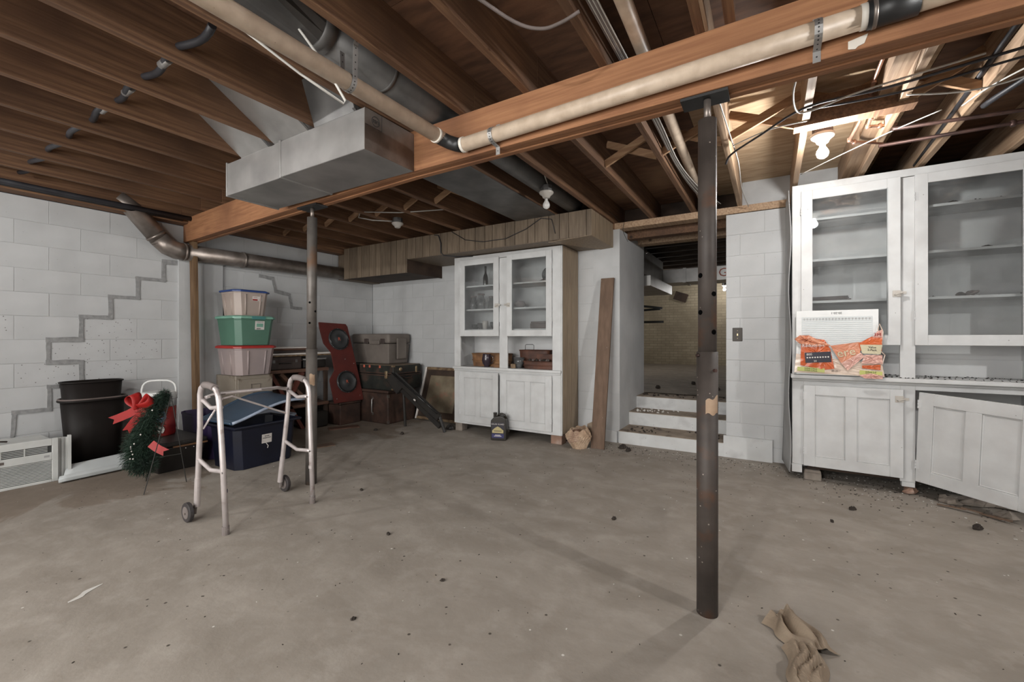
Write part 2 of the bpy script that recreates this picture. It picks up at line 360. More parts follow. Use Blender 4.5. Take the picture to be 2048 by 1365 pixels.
def text(s, size, m, parent, mx, name='lettering', depth=.0006, local=False, align='CENTER'):
    cu = bpy.data.curves.new('t', 'FONT'); cu.body = s; cu.size = size; cu.extrude = depth; cu.align_x = align; cu.align_y = 'CENTER'; cu.resolution_u = 2
    to = bpy.data.objects.new('t', cu); COL.objects.link(to)
    dg = bpy.context.evaluated_depsgraph_get(); me = bpy.data.meshes.new_from_object(to.evaluated_get(dg))
    bpy.data.objects.remove(to)
    if parent is not None and not local: mx = wmat(parent).inverted() @ mx
    me.transform(mx); me.materials.clear(); me.materials.append(M[m])
    o = bpy.data.objects.new(name, me); COL.objects.link(o)
    if parent is not None: o.parent = parent
    return o
def face_mx(loc, normal='-y', roll=0, extra=0):
    # text lies in XY plane reading +X, facing +Z; turn it to face the given way
    R = {'-y': Euler((PI/2, 0, 0)), '+x': Euler((PI/2, 0, PI/2))}[normal].to_matrix().to_4x4()
    return Matrix.Translation(loc) @ Matrix.Rotation(extra, 4, 'Z') @ R @ Matrix.Rotation(roll, 4, 'Z')

# ================================================================ SETTING
LW, FW, JB, SUB = -5.34, 4.60, 2.40, 2.635     # left wall x, far wall y, joist bottom, subfloor
RW, BW = 2.75, -2.3
OX0, OX1 = -1.408, -.364                        # stair opening
fl = struct(MB().box(LW-.2, RW+.2, BW-.2, 5.0, -.2, 0).build('floor', 'floor', keep=True))
# --- block walls: backing slab (the joints) with one object per block
def block_wall(name, x0, x1, y0, y1, axis, face, z0=-.07, zt=2.33, phase=0, cols=None, m='block', pit=None, thick=.2):
    if axis == 'y':   # wall in plane x=face, running along y, seen from +x
        back = struct(MB().box(face-thick, face-.0035, y0, y1, -.1, zt).build(name, 'joint', keep=True))
    else:
        back = struct(MB().box(x0+.004, x1-.004, face+.0035, face+thick, -.1, zt).build(name, 'joint', keep=True))
    a0, a1 = (y0, y1) if axis == 'y' else (x0, x1)
    cache = {}
    nrow = round((zt-z0)/.2); j = .0025
    for r in range(nrow):
        zb = z0+.2*r
        a = a0 + ((phase+.2*(r % 2)) % .4) - .4
        while a < a1:
            s, e = max(a, a0), min(a+.4, a1); a += .4
            if e-s < .03: continue
            b0, b1 = zb+j*.6, min(zb+.2-j*.6, zt)
            if b1 < .01: continue
            if b0 < .0: b0 = .0
            L = round(e-s-j, 3); H = round(b1-b0, 3); key = (L, H)
            pm = m
            if pit and pit(s, zb): pm = 'block_pitted'
            key = (L, H, pm)
            if key not in cache:
                bm = MB()
                if axis == 'y': bm.box(-.006, 0, 0, L, 0, H)
                else: bm.box(0, L, 0, .006, 0, H)
                o = bm.build('block', pm, loc=(0, 0, 0)); cache[key] = o
                md = o.modifiers.new('bevel', 'BEVEL'); md.width = .0015; md.segments = 1
            else:
                o = cache[key].copy(); COL.objects.link(o)
            o.parent = back
            k = rnd(-.0012, .0012)
            o.location = (face+k, s+j/2, b0) if axis == 'y' else (s+j/2, face+k, b0)
    return back
wl = block_wall('wall_left', 0, 0, -.5, FW, 'y', LW, phase=(1.085+.5+.2) % .4, pit=lambda s, z: (s < 1.6 and .6 < z < 1.3 and (s*7+z*13) % 1 < .8))
wf = block_wall('wall_far', LW, OX0, 0, 0, 'x', FW, phase=.25)
wr = block_wall('wall_far', OX1, 2.2, 0, 0, 'x', FW, phase=.12)
# shell behind the camera and to the right
struct(MB().box(LW-.2, LW, BW, -.5, -.1, SUB+.1).build('wall_left', 'block', keep=True))
struct(MB().box(LW-.2, RW+.2, BW-.2, BW, -.1, SUB+.1).build('wall_back', 'block', keep=True))
struct(MB().box(RW, RW+.2, BW, FW+.4, -.1, SUB+.1).build('wall_right', 'block', keep=True))
# pilaster on the left wall under the beam end
pil = struct(MB().box(LW, LW+.035, 2.02, 2.44, 0, 2.12).build('trim_1', 'block', keep=True))
# passage reveals of the stair opening
struct(MB().box(OX0-.3, OX0+.001, FW+.0, 5.65, 0, 2.34).build('wall_passage_left', 'block', keep=True))
struct(MB().box(OX1, OX1+.3, FW+.2, 5.65, 0, 2.34).build('wall_passage_right', 'block', keep=True))
# footing proud of the wall
ft = struct(MB().box(-1.72, OX0-.02, FW-.03, FW, 0, .12).box(OX1-.02, .02, FW-.035, FW, 0, .205).build('baseboard_far', 'step_face', keep=True))
# repaired crack: grey mortar stepping up the joints
def crack(name, pts, ww, label):
    bm = MB()
    for (a, b) in zip(pts, pts[1:]):
        n = max(2, int((Vector(a)-Vector(b)).length/.05))
        wv = rnd(.8, 1.15)*ww*(1.35 if abs(a[1]-b[1]) < .05 else .95); kk = rnd(0, .002)
        A = Vector((0, *a)); B = Vector((0, *b)); d = (B-A).normalized(); q = Vector((0, -d.z, d.y)); A -= d*ww/2; B += d*ww/2
        vs = []; X = LW+.003+kk
        for i in range(n+1):
            p = A.lerp(B, i/n); w1 = wv*rnd(.38, .6); w2 = wv*rnd(.38, .6)
            vs += [(X, p.y+q.y*w1, p.z+q.z*w1), (X, p.y-q.y*w2, p.z-q.z*w2)]
        fs = [(2*i, 2*i+1, 2*i+3, 2*i+2) for i in range(n)]
        bm.add(vs, fs)
    o = bm.build('mortar_repair', 'mortar', wl, solid=.008); o['label'] = label
crack('c', [(2.07, 1.93), (1.90, 1.925), (1.90, 1.735), (1.69, 1.73), (1.69, 1.535), (1.485, 1.535), (1.485, 1.335), (1.285, 1.335), (1.285, 1.13), (1.08, 1.13), (1.08, .93), (1.285, .925), (1.285, .72)], .032, 'grey mortar stripe stepping up the joints of the left wall')
crack('c', [(1.13, .72), (1.085, .72), (1.085, .525), (.885, .525), (.875, .34)], .03, 'grey mortar patch stepping down behind the black bins')
crack('c', [(2.87, 1.90), (3.02, 1.89), (3.06, 1.73), (3.24, 1.70), (3.27, 1.54), (3.40, 1.53)], .03, 'short grey mortar stripe behind the grey steel post')
# --- stairs
st = struct(MB().box(OX0+.01, OX1-.01, 4.60, 5.68, 0, .12).build('stairs', 'step_face', keep=True))
for i, (y0, z0, z1) in enumerate(((4.57, 0, .135), (4.965, .135, .285), (5.29, .285, .43))):
    MB().box(OX0, OX1, y0, y0+.45 if i < 2 else 5.7, z0, z1-.006).build('riser', 'step_face', st)
    MB().box(OX0, OX1, y0-.004, y0+.42 if i < 2 else 5.7, z1-.006, z1).build('tread', 'step_top', st)
    bits = MB()
    for k in range(26):
        x = rnd(OX0+.05, OX1-.05) if k % 2 else OX0+.04+abs(rnd(0, .3)); y = y0+rnd(.05, .3); r = rnd(.004, .014)
        bits.rbox((x, y, z1+r*.4), (r*2, r*1.6, r), (rnd(0, 1), rnd(0, 1), rnd(0, 6)))
    stuff(bits.build('rubble', 'clod' if i != 1 else 'flake', st))
# --- upper cellar beyond
UX0, UX1, UY = -5.2, 2.6, 12.0
struct(MB().box(UX0, UX1, 5.65, UY+.2, .23, .43).build('floor_upper', 'floor_up', keep=True))
struct(MB().box(UX0, UX1, UY, UY+.2, .4, 3.0).build('wall_cellar_back', 'old_brick', keep=True))
struct(MB().box(UX0-.2, UX0, 5.65, UY, .2, 3.0).build('wall_cellar_left', 'old_brick', keep=True))
struct(MB().box(UX1, UX1+.2, 5.0, UY, .2, 3.0).build('wall_cellar_right', 'old_brick', keep=True))
struct(MB().box(UX0, OX0-.3, 5.6, 5.65, 0, 3.0).build('wall_cellar_near', 'old_brick', keep=True))
struct(MB().box(OX1+.3, UX1, 5.6, 5.65, 0, 2.34).build('wall_cellar_near', 'old_brick', keep=True))
uc = struct(MB().box(UX0, UX1, 4.85, UY, 2.78, 2.83).build('ceiling_cellar', 'dark_wood', keep=True))
M['cellar_joist'] = mat('cellar_joist', (.07, .05, .036), (.035, .025, .018), scale=4, stretch=(1, 5, 5), rough=.9)
y = 5.9
proto = None
while y < 11.8:
    if proto is None: proto = MB().box(UX0, UX1, 0, .045, 0, .24).build('joist', 'cellar_joist', loc=(0, 0, 0)); o = proto
    else: o = proto.copy(); COL.objects.link(o)
    o.parent = uc; o.location = (0, y, 2.54); y += .45
# --- ceiling: subfloor sheets, joists, bridging
ce = struct(MB().box(LW-.2, RW+.2, BW-.2, 5.0, SUB+.012, SUB+.06).build('ceiling', 'dark_wood', keep=True))
for i in range(7):
    for k in range(4):
        x0 = LW+i*1.22; y0 = BW+k*2.44-1.22*(i % 2)
        a, b = max(y0, BW), min(y0+2.437, 4.95)
        if b-a < .1: continue
        pale = x0+1.22 > -.4 and x0 < .5 and a > 1.3  # pale only around the lit bulb; other sheets get the shade-darkened colour
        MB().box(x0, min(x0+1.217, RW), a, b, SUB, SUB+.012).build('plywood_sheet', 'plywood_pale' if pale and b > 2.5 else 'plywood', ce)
JX = [-4.79, -4.38, -3.965, -3.55, -3.137, -2.739, -2.324, -1.905, -1.495, -1.085, -.677, -.266, .157, .583, .925, 1.36, 1.78, 2.2, 2.6, -5.2]
jp = None
jc = {}
for x in JX:
    for (a, b) in ((BW, 1.99), (1.99, 4.98)):
        m = 'pale_lumber' if (x > -.5 and a > 0) else 'joist'
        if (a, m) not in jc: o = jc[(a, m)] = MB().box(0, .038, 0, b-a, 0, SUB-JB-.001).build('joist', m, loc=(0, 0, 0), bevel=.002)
        else: o = jc[(a, m)].copy(); COL.objects.link(o)
        o.parent = ce; o.location = (x, a, JB)
XL = sorted(JX)
br0 = 0
for a, b in zip(XL, XL[1:]):
    if b < 1.5 and not (-2.4 < a < -1.4):
        for (za, zb, dy) in ((JB+.03, SUB-.04, 0), (SUB-.04, JB+.03, .045)):
            MB().beam((a+.038, 3.06+dy, za), (b, 3.06+dy, zb), .02, .05, up=(0, 0, 1)).build('bridging_strut', 'bridging', ce)
# doubled joist pair over the beam, near side
MB().box(-.155, -.117, BW, 1.9, JB, SUB).build('joist', 'joist', ce)
MB().box(-.228, -.215, 1.2, 1.9, JB-.0, SUB).build('joist', 'pale_lumber', ce)
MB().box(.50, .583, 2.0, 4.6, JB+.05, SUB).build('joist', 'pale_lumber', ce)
# blocking between joists carrying the lit lampholder
MB().box(.195, .583, 3.0, 3.038, JB, SUB-.1).build('blocking', 'joist', ce)
MB().box(.12, .66, 2.995, 3.085, JB-.022, JB).build('blocking', 'joist', ce)
MB().box(.195, .583, 3.09, 3.32, JB+.13, JB+.145).build('blocking', 'joist', ce)
# sill plates and block fill on top of the far wall
struct(MB().box(LW, LW+.14, -.5, FW, 2.335, 2.40).build('trim_sill_left', 'joist', keep=True))
si = struct(MB().box(-1.46, .17, FW-.01, FW+.14, 2.335, 2.40).build('trim_sill_far', 'pale_lumber', keep=True))
MB().box(LW, -1.46, FW-.01, FW+.14, 2.335, 2.40).build('sill', 'joist', si)
MB().box(-1.46, -.3, FW+.3, FW+.42, 2.28, 2.38).build('sill', 'joist', si)
MB().box(-1.46, -.3, FW+.75, FW+.9, 2.30, 2.42).build('sill', 'pale_lumber', si)
for (a, b) in ((-.228, .157), (.195, .583)):
    MB().box(a, b, FW+.05, FW+.2, 2.40, SUB).build('infill_block', 'joint', si)
struct(MB().box(LW-.2, -.266, FW+.36, FW+.39, 2.40, SUB).build('trim_rim', 'dark_wood', keep=True))

# ================================================================ BEAM AND POSTS
T = thing('support_beam', (0, 1.95, 2.155), 'long triple-ply orange timber beam carrying the joists across the room', 'beam')
for k in range(3):
    y0 = 1.90+k*.0375; dz = (0, .004, -.002)[k]
    P = [(RW, 0), (-1.9, 0), (-5.32, .165)]
    bm = MB()
    for (xa, da), (xb, db) in zip(P, P[1:]):
        bm.hexa([(xb, y0+db, 2.155+dz), (xa, y0+da, 2.155+dz), (xa, y0+da+.036, 2.155+dz), (xb, y0+db+.036, 2.155+dz),
                 (xb, y0+db, 2.40), (xa, y0+da, 2.40), (xa, y0+da+.036, 2.40), (xb, y0+db+.036, 2.40)])
    bm.build('ply', 'beam', T, bevel=.002)
# near steel post
px, py = -.224, 1.945
T = thing('steel_post', (px, py, 0), 'near dark rusty adjustable steel post under the beam', 'post')
MB().lathe([(.0415, 0), (.0415, 1.09)], (px, py, 0), 28).build('lower_tube', 'steel_post', T, smooth=True)
MB().lathe([(.036, 1.05), (.036, 2.055)], (px, py, 0), 28).build('upper_tube', 'steel_post', T, smooth=True)
MB().lathe([(.014, 2.05), (.014, 2.14)], (px, py, 0), 12).build('screw', 'galv_brown', T, smooth=True)
MB().box(px-.10, px+.08, py-.04, py+.062, 2.142, 2.153).build('top_plate', 'rubber', T)
for (z, a) in ((1.406, -130), (1.328, -40), (1.253, -130), (1.171, -40), (1.014, -45), (1.075, -135)):
    a = math.radians(a); d = Vector((math.cos(a), math.sin(a), 0)); r = .0365 if z > 1.09 else .042
    MB().tube([Vector((px, py, z))+d*(r-.004), Vector((px, py, z))+d*(r+.0006 if z > 1.09 else r+.01)], .0105 if z > 1.09 else .007, 12).build('pin_hole' if z > 1.09 else 'pin', 'dark_hole' if z > 1.09 else 'copper_dark', T)
lb = MB().grid(lambda u, v: (px+.0422*math.cos(math.radians(-92+75*u)), py+.0422*math.sin(math.radians(-92+75*u)), .835+.075*v*(.75+.25*u)+.006*math.sin(u*9)), 8, 2)
o = lb.build('torn_label', 'paper_bag', T); o['label'] = 'torn tan paper sticker'
# far steel post
T = thing('steel_post', (-3.085, 2.05, 0), 'slim grey steel post behind the walker with round pin holes', 'post')
b0 = Vector((-3.085, 2.05, 0)); b1 = Vector((-3.01, 2.01, 2.155))
q = lambda z: b0.lerp(b1, z/2.155)
MB().tube([q(0), q(1.06)], .041, 24).build('lower_tube', 'grey_post', T, smooth=True)
MB().tube([q(1.04), q(2.07)], .036, 24).build('upper_tube', 'grey_post', T, smooth=True)
MB().tube([q(2.06), q(2.145)], .014, 10).build('screw', 'galv_brown', T, smooth=True)
MB().rbox(tuple(q(2.147)), (.24, .1, .012)).build('top_plate', 'rubber', T)
for (z, a) in ((1.417, -58), (1.26, -58), (1.35, 10)):
    a = math.radians(a); d = Vector((math.cos(a), math.sin(a), 0)); c = q(z)
    MB().tube([c+d*.032, c+d*.0368], .0085, 12).build('pin_hole', 'dark_hole', T)
lb = MB().grid(lambda u, v: tuple(q(.78+.085*v)+Vector((.0418*math.cos(math.radians(-55+55*u)), .0418*math.sin(math.radians(-55+55*u)), .006*math.sin(u*6)))), 6, 2)
lb.build('torn_label', 'paper_bag', T)
# wooden prop
T = MB().hexa([(-5.27, 2.13, 0), (-5.18, 2.13, 0), (-5.18, 2.17, 0), (-5.27, 2.17, 0), (-5.25, 2.09, 2.152), (-5.16, 2.09, 2.152), (-5.16, 2.13, 2.152), (-5.25, 2.13, 2.152)]).build('timber_post', 'post_wood')
tag(T, 'brown wooden stud propping the left end of the beam', 'post')

# ================================================================ PIPES AND DUCTS
T = thing('drain_pipe', (-1.42, 1.855, 2.2), 'cream plastic drain pipe turning along the face of the beam', 'pipe')
A = Vector((-1.625, .2, 2.295)); B = Vector((-1.543, 1.80, 2.243))
A2 = A-(B-A)*.9
MB().tube([A2, B], .037, 24).build('pipe_run', 'pvc', T, smooth=True)
MB().tube([(-1.43, 1.853, 2.2), (.30, 1.853, 2.236)], .037, 24).build('pipe_run', 'pvc', T, smooth=True)
MB().tube([(.39, 1.853, 2.238), (1.6, 1.853, 2.262)], .037, 24).build('pipe_run', 'pvc', T, smooth=True)
MB().tube([(-1.545, 1.775, 2.243), (-1.54, 1.81, 2.24), (-1.52, 1.84, 2.23), (-1.48, 1.853, 2.213), (-1.44, 1.853, 2.2)], .037, 20).build('elbow', 'rubber', T, smooth=True)
MB().tube([(.28, 1.853, 2.2355), (.41, 1.853, 2.238)], .0445, 24).build('rubber_coupling', 'rubber', T, smooth=True)
MB().tube([(-1.5465, 1.755, 2.2440), (-1.5455, 1.772, 2.2432)], .0405, 24).build('cut_collar', 'pvc_end', T, smooth=True)
MB().tube([(-1.437, 1.853, 2.2), (-1.42, 1.853, 2.2)], .0405, 24).build('cut_collar', 'pvc_end', T, smooth=True)
MB().tube([(.262, 1.853, 2.235), (.285, 1.853, 2.2355)], .0405, 20).build('cement_collar', 'pvc_end', T, smooth=True)
MB().tube([(.292, 1.853, 2.2355), (.304, 1.853, 2.2358)], .0462, 24).build('band_clamp', 'galv_brown', T, smooth=True)
MB().add([(.235, 1.897, 2.19), (.29, 1.897, 2.2), (.28, 1.897, 2.17), (.262, 1.897, 2.165), (.255, 1.897, 2.158), (.235, 1.897, 2.163)], [(0, 1, 2, 3, 4, 5)]).build('cement_drip', 'pvc_end', T, solid=.003)
def strap(pts, wd, axis, T):
    bm = MB(); a = Vector(axis)*wd/2; vs = []
    for p in pts: vs += [Vector(p)-a, Vector(p)+a]
    bm.add(vs, [(2*i, 2*i+1, 2*i+3, 2*i+2) for i in range(len(pts)-1)])
    o = bm.build('hanger_strap', 'galv', T, solid=.0016)
    hb = MB()
    for i in range(len(pts)-1):
        p0, p1 = Vector(pts[i]), Vector(pts[i+1]); L = (p1-p0).length; n = max(1, round(L/.028)); nn = (p1-p0).cross(a).normalized()
        for k in range(n):
            c = p0.lerp(p1, (k+.5)/n); hb.tube([c-nn*.0013, c+nn*.0013], .003, 8)
    stuff(hb.build('strap_hole', 'rubber', o))
for xs in (-1.235, .145):
    zc = 2.2+(xs+1.43)*.0208
    pts = [(xs, 1.897, zc+.075), (xs, 1.897, zc+.045)] + [(xs, 1.853-.0395*math.sin(math.radians(t)), zc+.0395*math.cos(math.radians(t))) for t in range(10, 171, 20)] + [(xs, 1.897, zc-.045), (xs, 1.897, zc-.085)]
    strap(pts, .024, (1, 0, 0), T)
d = (B-A).normalized(); C = A+(B-A)*.64; side = Vector((1, 0, 0))
pts = [C+Vector((-.045, 0, .15)), C+Vector((-.04, 0, .03))] + [C+side*(.0395*math.cos(t))+Vector((0, 0, .0395*math.sin(t))) for t in [math.radians(x) for x in range(180, 361, 20)]] + [C+Vector((.045, 0, .15)), C+Vector((.085, 0, .22))]
strap(pts, .024, tuple(d), T)

T = MB().tube([(-.42, -2.0, 2.5), (-.48, 1.2, 2.47), (-.515, 2.6, 2.47), (-.56, 4.7, 2.47)], .032, 20).build('vent_pipe', 'pvc', smooth=True)
tag(T, 'cream plastic pipe running above the beam between two joists', 'pipe')
# bent white rod
R0 = [(-1.80, .95, 2.42), (-1.62, 1.20, 2.33), (-1.60, 1.245, 2.215), (-1.61, 1.24, 2.205), (-1.66, 1.16, 2.22), (-1.84, .80, 2.39)]
T = MB().tube([(-1.66, 1.02, 2.6), (-1.66, 1.05, 2.42), (-1.60, 1.12, 2.30), (-1.565, 1.20, 2.17), (-1.575, 1.20, 2.158), (-1.66, 1.05, 2.24), (-1.80, .80, 2.40)], .0055, 8).build('bent_rod', 'white_cable', smooth=True)
tag(T, 'thin white rod bent to a V hanging beside the drain pipe', 'rod')
# round duct in the joist bay
T = thing('round_duct', (-1.69, 1.9, 2.4), 'dark round sheet-metal duct between joists above the drain pipe', 'duct')
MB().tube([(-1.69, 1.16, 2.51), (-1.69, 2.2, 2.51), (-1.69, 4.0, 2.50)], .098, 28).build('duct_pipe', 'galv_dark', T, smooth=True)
MB().tube([(-1.69, 1.13, 2.51), (-1.69, 1.19, 2.51)], .104, 28).build('collar', 'galv_dark', T, smooth=True)
MB().tube([(-1.69, 1.52, 2.51), (-1.69, 1.54, 2.51)], .1015, 28).build('seam_ring', 'galv_dark', T, smooth=True)
n = 16; vs = []
for k in range(n):
    t = 2*PI*k/n; vs.append((-1.69+.1*math.cos(t), 1.14, 2.51+.1*math.sin(t)))
for k in range(n):
    t = 2*PI*k/n; cx, sz = math.cos(t), math.sin(t); s_ = 1/max(abs(cx), abs(sz)); vs.append((-1.69+.155*cx*s_*.98, .72, 2.53+.095*sz*s_))
MB().add(vs, [(k, (k+1) % n, (k+1) % n+n, k+n) for k in range(n)] + [tuple(range(n, 2*n))]).build('boot', 'galv_dark', T)
# rectangular trunk duct
T = thing('trunk_duct', (-2.5, 1.7, 2.15), 'shiny rectangular sheet-metal trunk duct hanging under joists in front of beam', 'duct')
MB().box(-2.62, -1.842, 1.532, 1.897, 2.152, 2.375).build('duct_section', 'galv', T, bevel=.003)
MB().box(-3.267, -2.622, 1.532, 1.897, 2.148, 2.372).build('duct_section', 'galv', T, bevel=.003)
MB().box(-2.632, -2.612, 1.526, 1.90, 2.145, 2.38).build('drive_cleat', 'galv', T, bevel=.002)
MB().box(-3.275, -3.262, 1.524, 1.90, 2.14, 2.378).build('end_cap', 'galv', T, bevel=.002)
MB().box(-1.843, -1.8405, 1.532, 1.897, 2.152, 2.375).build('end_panel', 'galv_brown', T)
for (xa, xb, ya) in ((-3.099, -2.741, 1.21), (-2.70, -2.326, 1.14), (-2.285, -1.91, 1.46)):
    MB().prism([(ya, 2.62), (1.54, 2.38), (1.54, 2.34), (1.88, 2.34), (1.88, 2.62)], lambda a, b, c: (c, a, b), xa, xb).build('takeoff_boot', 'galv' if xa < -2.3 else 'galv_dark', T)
    MB().prism([(ya-.012, 2.62), (1.52, 2.385), (1.535, 2.375), (ya+.012, 2.62)], lambda a, b, c: (c, a, b), xb-.018, xb+.0).build('flange', 'galv_dark', T)
mk = MB().tube([(-1.8395, 1.605+.026*math.cos(t), 2.325+.026*math.sin(t)) for t in [2*PI*k/24 for k in range(24)]], .0016, 6, closed=True)
mk.tube([(-1.8395, 1.534, 2.288), (-1.8395, 1.648, 2.288)], .001, 4).tube([(-1.8395, 1.648, 2.288), (-1.8395, 1.648, 2.374)], .001, 4)
mk.build('stamp', 'print_black', T)
text('USS', .026, 'print_black', T, face_mx((-1.839, 1.605, 2.325), '+x', roll=PI), 'stamp_lettering')
# sheet pan across a joist bay beyond the beam
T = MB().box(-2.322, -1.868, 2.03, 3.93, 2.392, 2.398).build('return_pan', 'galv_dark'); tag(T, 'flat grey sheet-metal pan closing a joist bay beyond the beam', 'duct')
# round wall duct on the left
T = thing('wall_duct', (-5.24, 2.5, 2.05), 'brownish round metal duct elbowing along the left wall', 'duct')
X = -5.235
MB().tube([(X, 1.50, 2.47), (X, 1.62, 2.39), (X, 1.84, 2.12)], .086, 24).build('duct_pipe', 'galv_brown', T, smooth=True)
MB().tube([(X, 1.82, 2.145), (X, 1.90, 2.07), (X, 1.97, 2.045), (X, 2.05, 2.04)], .089, 24).build('elbow', 'galv_brown', T, smooth=True)
MB().tube([(X, 2.04, 2.04), (X, 3.97, 2.06)], .084, 24).build('duct_pipe', 'galv_brown', T, smooth=True)
for yy, zz in ((1.80, 2.165), (2.04, 2.042), (2.62, 2.046)):
    dv = Vector((0, .6, -.7)) if yy < 1.9 else Vector((0, 1, 0)); c = Vector((X, yy, zz)); MB().tube([c-dv*.012, c+dv*.012], .0915, 24).build('seam_ring', 'galv_brown', T, smooth=True)
T = MB().tube([(-5.12, -.6, 2.405-.03), (-5.13, 1.2, 2.37), (-5.12, 2.2, 2.375)], .024, 10).tube([(-5.17, -.6, 2.37), (-5.17, 2.0, 2.36)], .018, 8).build('cable_bundle', 'black_cable', smooth=True)
tag(T, 'black cables lying along the top of the left wall', 'cable')
# dark conduit through the joists on the left
pts = []
for k in range(60):
    x = -2.0-3.1*k/59; ph = (x+1.905)/.41; pts.append((x, .88+.015*math.sin(k*.7), 2.468-.014*abs(math.sin(ph*PI))))
T = MB().tube(pts, .016, 10).build('heating_hose', 'black_cable', smooth=True); tag(T, 'black hose threaded through holes in the left joists', 'hose')
for k, (xa, xb) in enumerate(((-2.42, -2.50), (-2.86, -2.95), (-3.22, -3.3))):
    MB().tube([(xa, .88, 2.456), (xb, .88, 2.456)], .0185, 10).build('silver_sleeve', 'galv', T, smooth=True)

# ================================================================ PANELLED SOFFIT
T = thing('panelled_soffit', (-3.3, 4.2, 1.97), 'brown wood-grain panelled duct boxing along the top of the far wall', 'boxing')
MB().box(-5.15, -1.49, 3.94, 4.60, 2.15, 2.395).build('frame_box', 'dark_wood', T)
MB().box(-5.15, -3.935, 3.94, 4.60, 1.985, 2.15).build('frame_box', 'dark_wood', T)
MB().box(-5.33, -5.16, 3.97, 4.58, 1.975, 2.33).build('end_block', 'panel', T)
MB().box(-3.933, -3.925, 3.93, 4.6, 1.972, 2.15).build('side_board', 'dark_wood', T)
x = -5.155
ws = [.11, .16, .085, .145, .12, .10, .17]
i = 0
while x < -1.48:
    wd = ws[i % 7]*(1 if i % 3 else 1.1); x2 = min(x+wd, -1.478); zb = 1.97 if x < -3.94 else 2.143
    if x < -3.94 < x2: x2 = -3.927
    if x2-x > .02:
        MB().box(x+.003, x2-.003, 3.93, 3.941, zb, 2.396).build('panel_board', 'panel', T)
    x = x2; i += 1
    if x2 >= -1.479: break
yy = 3.93
for i in range(6):
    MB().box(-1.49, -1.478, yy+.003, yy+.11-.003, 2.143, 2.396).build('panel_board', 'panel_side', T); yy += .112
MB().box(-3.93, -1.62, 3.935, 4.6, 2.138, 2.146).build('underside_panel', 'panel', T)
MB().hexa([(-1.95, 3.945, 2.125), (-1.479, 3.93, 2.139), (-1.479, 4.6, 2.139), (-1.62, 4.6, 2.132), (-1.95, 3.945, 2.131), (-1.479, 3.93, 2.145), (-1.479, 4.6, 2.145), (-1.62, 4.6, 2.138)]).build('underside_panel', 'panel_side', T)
T = MB().tube([(-3.2, 3.922, 2.39), (-3.0, 3.918, 2.27), (-2.75, 3.918, 2.22), (-2.45, 3.918, 2.22), (-2.2, 3.918, 2.29), (-2.02, 3.92, 2.38), (-1.9, 3.918, 2.35), (-1.86, 3.918, 2.2)], .004, 6).build('wire', 'black_cable', smooth=True)
tag(T, 'thin dark wire sagging across the face of the panelled boxing', 'wire')
T = MB().tube([(-3.45, 3.90, 2.38), (-3.4, 3.915, 2.37), (-3.36, 3.915, 2.27), (-3.36, 3.915, 2.16), (-3.33, 3.93, 2.125), (-3.2, 4.05, 2.12), (-3.0, 4.2, 2.13)], .006, 8).build('cable', 'black_cable', smooth=True)
tag(T, 'black cable dropping over the boxing to the glass-door cabinet', 'cable')

# ================================================================ LAMPHOLDERS
def lamp(x, y, zb, label, bulb, box=True, on='panel'):
    T = thing('lampholder', (x, y, zb), label, 'light')
    if box: MB().lathe([(.048, zb-.002), (.052, zb), (.052, zb+.05)], (x, y, 0), 8).build('junction_box', 'galv_dark' if bulb != 'bulb_seen' else 'rim_grey', T)
    MB().lathe([(.022, zb-.055), (.03, zb-.05), (.036, zb-.035), (.058, zb-.018), (.062, zb-.006), (.06, zb)], (x, y, 0), 24).build('porcelain_base', 'porcelain', T, smooth=True)
    if bulb: 
        prof = [(.012, zb-.058), (.014, zb-.075), (.028, zb-.098), (.031, zb-.115), (.026, zb-.132), (.012, zb-.143), (.003, zb-.146)]
        MB().lathe(prof, (x, y, 0), 12).build('bulb', bulb, T, smooth=True)
    return T
lamp(.27, 3.16, 2.37, 'lit bare bulb in a porcelain lampholder above the white cabinet', 'bulb_seen')
lamp(-1.625, 3.25, 2.385, 'unlit bulb in a porcelain holder in front of the panelled boxing', 'bulb_off')
lamp(-3.44, 3.3, 2.385, 'empty porcelain lampholder between the joists left of the unlit bulb', None)
for i, (x, y) in enumerate(ROOM_BULBS):
    lamp(x, y, 2.37, ['lit bulb behind the camera by the left wall', 'lit bulb behind the camera in the middle', 'lit bulb right of the camera'][i], ['bulb_left', 'bulb_mid', 'bulb_right'][i])
T = lamp(-.93, 11.32, 2.40, 'lit bare bulb at the far end of the brick cellar', 'bulb_dim')
MB().lathe([(.012, 2.448), (.012, 2.54)], (-.93, 11.32, 0), 8).build('hanger_stem', 'rim_grey', T)
lamp(-2.9, 9.07, 2.54, 'lit bulb hidden at the left of the brick cellar', 'bulb_far')
T = MB().tube([(-1.62, 3.28, 2.44), (-1.56, 3.1, 2.45), (-1.5, 2.9, 2.5)], .005, 6).build('cable', 'white_cable', smooth=True); tag(T, 'pale cable feeding the unlit bulb', 'cable')
T = MB().tube([(-3.46, 3.28, 2.40), (-3.6, 3.1, 2.39), (-3.7, 3.0, 2.41), (-3.55, 2.9, 2.42), (-3.2, 3.1, 2.41), (-2.8, 3.3, 2.43)], .006, 6).build('cable', 'white_cable', smooth=True); tag(T, 'pale cable looping beside the empty lampholder', 'cable')
